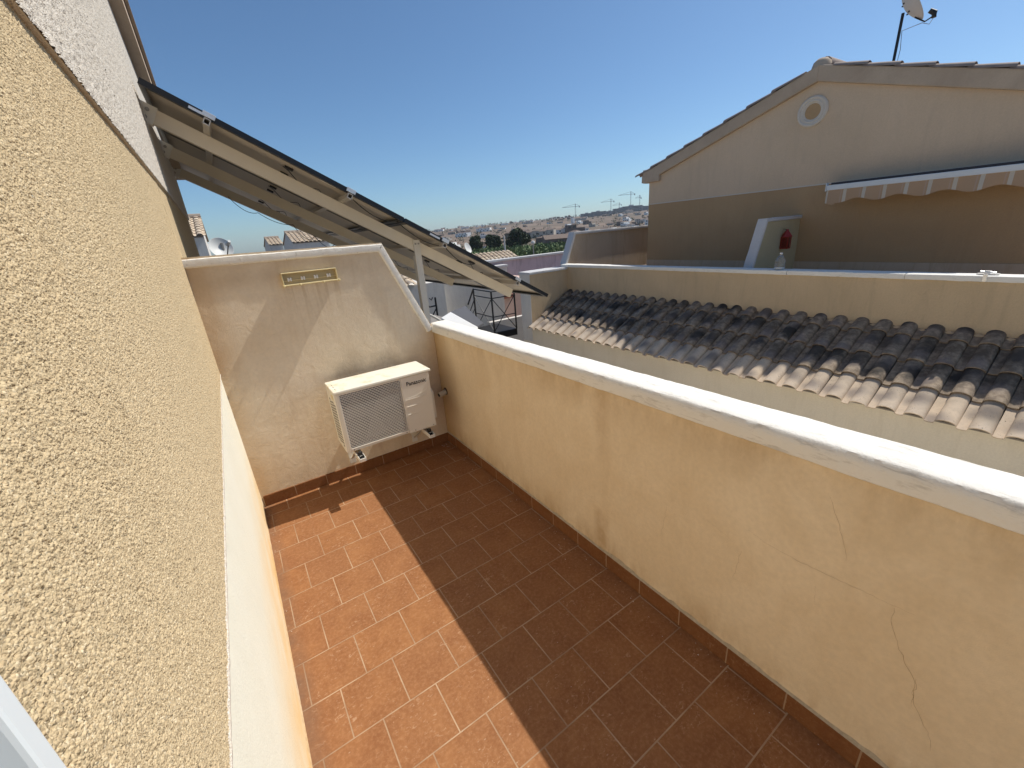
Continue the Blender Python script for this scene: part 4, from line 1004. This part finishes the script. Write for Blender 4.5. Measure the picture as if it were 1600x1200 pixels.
obj('feed_horn', tube(B(), [ob_lnb-wn*.08, ob_lnb, ob_lnb+wn*.07], [.05, .045, .03], 14), M['dish'], d2, smooth=True)
obj('mast', tube(B(), [(wc.x+.05, 12.12, -.5), (wc.x+.03, 12.1, 1.9)], .03, 8), M['steel'], wd)
for (x, y, z, r, lab) in ((8.62, 16.0, 1.13, .22, 'nearer of two white dishes beyond the upper edge of the solar panels'), (8.20, 17.0, 1.16, .19, 'farther white dish half hidden behind the black panel edge')):
    t = thing('small_dish', lab, 'satellite dish', (x, y, -5.9))
    dish(V((x, y, z)), V((.45, -.75, .35)), r, M['dish'], t, .05); obj('mast', tube(B(), [(x, y+.1, -5.9), (x, y+.1, z)], .025, 6), M['steel'], t)

# ------------------------------------------------------------------ terrain
def gh_(x, y):
    d = math.hypot(x, y); az = math.degrees(math.atan2(x, y))
    t = max(0, min(1, (d-150)/1300)); t = t*t*(3-2*t)
    a = max(0, min(1, (az-18)/34)); top = 15+14*a-26*max(0, min(1, (22-az)/8)) if az > -60 else -10
    z = -6+(top+6)*t
    z += mn.noise(V((x*.004, y*.004, 0)))*3*t+mn.noise(V((x*.0011, y*.0011, 4)))*6*t*(1 if d > 500 else .3)
    if d > 1700: z -= (d-1700)*.02
    return max(z, -60)
bm = B(); rad = [2, 8, 20, 40, 70, 110, 150, 190, 235, 280, 330, 390, 460, 540, 630, 740, 860, 1000, 1150, 1300, 1450, 1650, 2000, 2500]
NA = 120; rows_ = []
for r in rad:
    rows_.append([bm.verts.new((r*math.sin(2*math.pi*k/NA), r*math.cos(2*math.pi*k/NA), gh_(r*math.sin(2*math.pi*k/NA), r*math.cos(2*math.pi*k/NA)))) for k in range(NA)])
for a, b in zip(rows_, rows_[1:]):
    for k in range(NA): bm.faces.new([a[k], a[(k+1) % NA], b[(k+1) % NA], b[k]])
bm.faces.new(rows_[0])
setp(obj('ground', bm, M['ground'], smooth=True, autos=0), kind='structure')
def P3(az, d, dz=0):
    a = math.radians(az); x, y = d*math.sin(a), d*math.cos(a); return V((x, y, gh_(x, y)+dz))

def leafcloud(bm, c, rx, ry, rz, n, s, ri=.0):
    for _ in range(n):
        while True:
            p = V((random.uniform(-1, 1), random.uniform(-1, 1), random.uniform(-1, 1)))
            if ri < p.length < 1: break
        q = c+V((p.x*rx, p.y*ry, p.z*rz)); a = V((random.gauss(0, 1), random.gauss(0, 1), random.gauss(0, 1))).normalized(); b = a.orthogonal().normalized()
        ss = s*random.uniform(.6, 1.4); e = a.cross(b)
        vs = [bm.verts.new(q+b*ss), bm.verts.new(q+e*ss*.8), bm.verts.new(q-b*ss*.9), bm.verts.new(q-e*ss*.7)]
        bm.faces.new(vs)
def pine(az, d, h, w_, label):
    b = P3(az, d); t = thing('pine_tree', label, 'tree', b, group='dark pines beyond the lilac wall')
    bm = B(); tube(bm, [b, b+V((.1, 0, h*.4)), b+V((.2, .1, h*.75))], [w_*.06, w_*.045, w_*.02], 7)
    for k in range(4):
        a = random.uniform(0, 6.28); tube(bm, [b+V((.1, 0, h*.42)), b+V((math.cos(a)*w_*.3, math.sin(a)*w_*.3, h*.65))], [w_*.025, w_*.01], 5)
    obj('trunk', bm, M['bark'], t)
    bm = B()
    for k in range(26):
        a = random.uniform(0, 6.28); rr = random.random()**.6*w_*.36; zz = h*random.uniform(.35, .88); sq = 1-max(0, zz/h-.55)*1.3
        leafcloud(bm, b+V((math.cos(a)*rr*sq, math.sin(a)*rr*sq, zz)), w_*.2, w_*.2, h*.13, 230, w_*.036)
    obj('crown', bm, M['pine'], t)
pine(29.5, 150, 7.6, 6.0, 'leftmost of three dark pines, small and round, nearest the solar panel edge')
pine(31.6, 146, 7.2, 6.6, 'middle dark pine with a broad low crown, left of the lamp pole')
pine(34.9, 140, 8.6, 8.2, 'largest dark pine standing above the green scrub, right of the lamp pole')
pt = P3(30.8, 150); t = thing('palm_tree', 'slender palm between the two smaller dark pines', 'palm', pt)
obj('trunk', tube(B(), [pt, pt+V((0, 0, 4.6))], [.22, .16], 8), M['bark'], t)
bm = B()
for k in range(22):
    a = k*2.4; el = random.uniform(-.3, 1.1); p = pt+V((0, 0, 4.6)); pv = None
    for j in range(6):
        s_ = j/5; q = p+V((math.cos(a)*s_*1.7*math.cos(el), math.sin(a)*s_*1.7*math.cos(el), s_*1.5*math.sin(el)-s_*s_*1.2)); wv = V((-math.sin(a), math.cos(a), 0))*(.22*(1-s_)+.04)
        cur = [bm.verts.new(q+wv), bm.verts.new(q-wv-V((0, 0, .08)))]
        if pv: bm.faces.new([pv[0], pv[1], cur[1], cur[0]])
        pv = cur
obj('crown', bm, M['palm'], t)
bm = B()
for k in range(280):
    az = random.uniform(24, 44.5); d = random.uniform(62, 135); s_ = random.uniform(1.3, 2.4)
    hgt = 7.9-d*.034+random.uniform(-.5, .25)
    leafcloud(bm, P3(az, d, hgt*.55), s_, s_, hgt*.45, 130, .22)
setp(obj('green_scrub', bm, M['bush']), 'dense green scrub and low trees beyond the lilac wall', 'scrub', kind='stuff')
bm = B()
for k in range(260):
    az = random.uniform(20, 53); d = 180+1200*random.random()**1.1; s_ = random.uniform(1.0, 3.2)*(1+d/2500)
    leafcloud(bm, P3(az, d, s_*.6), s_*1.2, s_*1.2, s_*.8, 26, .45+d/2600)
setp(obj('distant_trees', bm, M['pine']), 'dark trees dotted over the far dry hillside', 'trees', kind='stuff')

# houses of the far town
wht = plain('far_white_wall', (.84, .83, .80), .8, 0, .05, .5); wht2 = plain('far_cream_wall', (.50, .45, .38), .8, 0, .1, .5); brn = plain('far_brown_wall', (.17, .13, .105), .85, 0, .15, .5)
grs = plain('far_grey_slab', (.42, .43, .44), .8, 0, .1, .5); tl = plain('far_roof_tiles', (.22, .16, .125), .85, 0, .25, 1.5); win = plain('far_window', (.03, .035, .045), .2, 0, 0)
def far_proto(kind):
    bm = B()
    if kind in (0, 1):      # cube villa with terrace storey
        box(bm, -4.5, 4.5, -4, 4, -2, 3.2, 0); box(bm, -4.5, .5, -4, 4, 3.2, 5.9, 0); box(bm, .5, 4.5, -4, -3.85, 3.2, 4.0, 0)
        for x in (-3.4, -1.0, 1.6): box(bm, x, x+1.3, -4.04, -3.9, .8, 2.3, 2)
        for x in (-3.4, -1.2): box(bm, x, x+1.3, -4.04, -3.9, 3.9, 5.2, 2)
        if kind: hexa(bm, [(-4.8, -4.3, 5.9), (.8, -4.3, 5.9), (.8, 4.3, 5.9), (-4.8, 4.3, 5.9)], [(-2.2, -.6, 7.2), (-1.8, -.6, 7.2), (-1.8, .6, 7.2), (-2.2, .6, 7.2)], 1)
    elif kind == 2:         # gabled house
        box(bm, -6, 6, -4, 4, -2, 3.4, 0); prism(bm, [(-4.6, 3.4), (4.6, 3.4), (0, 5.6)], 0, -6.3, 6.3, 1)
        for x in (-4.6, -1.8, 1.0, 3.6): box(bm, x, x+1.2, -4.05, -3.9, .9, 2.3, 2)
        box(bm, 2.2, 3.0, 1, 1.8, 4, 6.3, 0)
    elif kind == 3:         # terraces of attached houses
        for k in range(4):
            x = -12+k*6; box(bm, x, x+5.7, -4, 4, -2, 5.2+(k % 2)*.8, 0); box(bm, x+.8, x+2.2, -4.06, -3.9, .4, 2.4, 2); box(bm, x+3.2, x+4.6, -4.06, -3.9, 3.2, 4.6, 2)
            hexa(bm, [(x-.1, -4.2, 5.3+(k % 2)*.8), (x+5.8, -4.2, 5.3+(k % 2)*.8), (x+5.8, 4.2, 5.3+(k % 2)*.8), (x-.1, 4.2, 5.3+(k % 2)*.8)],
                 [(x-.1, -.1, 6.6+(k % 2)*.8), (x+5.8, -.1, 6.6+(k % 2)*.8), (x+5.8, .1, 6.6+(k % 2)*.8), (x-.1, .1, 6.6+(k % 2)*.8)], 1)
    else:                   # apartment slab
        box(bm, -13, 13, -6, 6, -2, 12, 0)
        for k in range(4):
            box(bm, -12.4, 12.4, -6.4, -6.0, .9+3*k, 2.4+3*k, 2); box(bm, -13, 13, -7.2, -6.0, 2.6+3*k, 2.9+3*k, 0)
        box(bm, -4, 2, -2, 3, 12, 14.5, 0)
    me = bpy.data.meshes.new('far_building'); bmesh.ops.recalc_face_normals(bm, faces=bm.faces); bm.to_mesh(me); bm.free(); return me
protos = {}
def far_house(name, kind, wall, az, d, label, cat, group=None, s=1.0, rz=None, roof=None, dz=0, sz=1):
    key = (kind, wall.name)
    if key not in protos:
        me = far_proto(kind); [me.materials.append(m_) for m_ in (wall, roof or tl, win)]; protos[key] = me
    o = bpy.data.objects.new(name, protos[key]); COL.objects.link(o); o.location = P3(az, d, dz); o.scale = (s, s, s*sz)
    o.rotation_euler.z = math.radians(-az)+(random.uniform(-.9, .9) if rz is None else rz); setp(o, label, cat, group); return o
def ok(az, d, used):
    for a, b, s_ in used:
        if math.hypot((az-a)*math.pi/180*d, d-b) < s_: return False
    used.append((az, d, 11)); return True
used = [(38.8, 175, 20), (39.2, 260, 26), (44, 300, 20)]
cnt = 0
for _ in range(3000):
    if cnt >= 120: break
    d = 185+1050*random.random()**1.7; az = random.uniform(24.5, 53)
    if not ok(az, d, used): continue
    k = random.choice((0, 0, 1, 1, 2, 3)); wm = random.choice((wht, wht, wht, wht2, wht2, brn))
    far_house('far_house', k, wm, az, d, 'small pale house of the town scattered over the far hillside', 'house', 'houses of the distant town', random.uniform(.55, .9), sz=random.uniform(.65, 1)); cnt += 1
far_house('dark_villa', 0, brn, 42.2, 330, 'dark modern villa with a long flat roof on the distant slope', 'house', s=1.5, rz=.1, sz=.75)
far_house('brown_house', 2, brn, 39.9, 200, 'brown house with long roof just behind the green scrub', 'house', s=1.0, rz=.2, sz=.8)
far_house('pavilion_house', 1, wht, 41.9, 215, 'small white house with pyramid roof beside the sloping grey coping', 'house', s=.62, rz=.3, sz=.8)
b = P3(42.0, 620); t = obj('white_tower_block', box(B(), b.x-1.8, b.x+1.8, b.y-1.8, b.y+1.8, b.z-1, b.z+8), wht, loc=b); setp(t, 'plain white tower block standing on the far ridge under the leftmost crane', 'building')
i = 0
for az, d, s_, lab in ((43.8, 900, 1.0, 'first grey apartment block from the left on the far ridge'), (45.2, 940, 1.15, 'second grey apartment block from the left on the far ridge'), (46.6, 980, .9, 'third grey apartment block, below the middle crane'),
                       (47.9, 1000, 1.3, 'fourth grey apartment block, long and low left of the tall crane'), (49.2, 1010, 1.6, 'largest grey apartment block right of the tall crane'), (50.4, 1050, 1.2, 'last grey apartment block beside the water tower')):
    far_house('apartment_block', 4, grs, az, d, lab, 'building', 'apartment blocks on the far ridge', s_, rz=.1, sz=.6)
cr = plain('grey_crane_steel', (.34, .37, .41), .6)
def crane(az, d, h, jib, label, flip=1):
    b = P3(az, d); t = thing('tower_crane', label, 'crane', b, (0, 0, math.radians(-az)), 'tower cranes on the far ridge')
    bm = B()
    for x in (-.6, .6):
        for y in (-.6, .6): bar(bm, (x, y, 0), (x, y, h), .35, .35, (0, 1, 0))
    for k in range(int(h/2)): bar(bm, (-.6, -.6, k*2), (.6, -.6, k*2+2), .3, .3, (0, 1, 0))
    obj('mast', bm, cr, t, local=True)
    bm = B(); bar(bm, (-jib*flip, 0, h), (jib*.35*flip, 0, h), .7, .6); bar(bm, (-jib*flip*.9, 0, h+.4), (0, 0, h+4.5), .35, .35); bar(bm, (jib*.33*flip, 0, h+.4), (0, 0, h+4.5), .35, .35)
    obj('jib', bm, cr, t, local=True)
    bm = B(); bar(bm, (0, 0, h-.6), (0, 0, h+5), 1.2, 1.2, (0, 1, 0)); box(bm, jib*.30*flip-1, jib*.30*flip+1, -.9, .9, h-2.2, h-.2); obj('cab', bm, cr, t, local=True)
crane(42.35, 900, 22, 26, 'leftmost tower crane with its jib pointing left over the white tower block')
crane(46.7, 950, 25, 20, 'second tower crane from the left, above the grey apartment blocks')
crane(47.7, 1100, 17, 16, 'smallest tower crane, low between the second and the tall one')
crane(49.05, 930, 34, 24, 'tallest tower crane with its jib pointing left')
crane(50.1, 960, 26, 9, 'short jibbed tower crane just right of the tallest crane')
wt = thing('water_tower', 'mushroom shaped water tower at the edge of the gable house', 'water tower', P3(51.55, 700))
b = P3(51.55, 700); obj('shaft', tube(B(), [b, b+V((0, 0, 13))], [1.1, .9], 12), cr, wt, smooth=True)
obj('tank', lathe(B(), [(.9, 0), (1.6, 1), (3.0, 2.6), (3.1, 4.4), (0, 4.8)], b+V((0, 0, 12.5)), (0, 0, 1), 20), cr, wt, smooth=True)
# the summer air
hz = G('haze_air'); hz.nt.nodes.clear(); o_ = hz.n('ShaderNodeOutputMaterial'); pvn = hz.n('ShaderNodeVolumePrincipled')
pvn.inputs['Color'].default_value = (.80, .88, 1, 1); pvn.inputs['Density'].default_value = .00015; pvn.inputs['Anisotropy'].default_value = .2
hz.l(pvn.outputs[0], o_.inputs['Volume'])
setp(obj('haze', box(B(), -2600, 2600, -2600, 2600, -75, 60), hz.m), 'thin pale summer haze over the far hillside', 'haze', kind='stuff')
# street lamps
b = V((P3(33.1, 60).x, P3(33.1, 60).y, -6)); t = thing('lamp_pole', 'tall plain white lamp pole rising between the pines', 'lamp post', b)
obj('pole', tube(B(), [b, b+V((0, 0, 7.1))], [.16, .09], 10), M['dish'], t, smooth=True)
b = V((P3(36.8, 48).x, P3(36.8, 48).y, -6)); t = thing('street_lamp', 'street lamp with white globe in front of the green scrub', 'street lamp', b)
obj('pole', tube(B(), [b, b+V((0, 0, 6.1))], [.09, .06], 8), M['steel'], t, smooth=True)
obj('globe', lathe(B(), [(0, -.22), (.16, -.16), (.22, 0), (.16, .16), (0, .22)], b+V((0, 0, 6.25)), (0, 0, 1), 18), M['dish'], t, smooth=True)
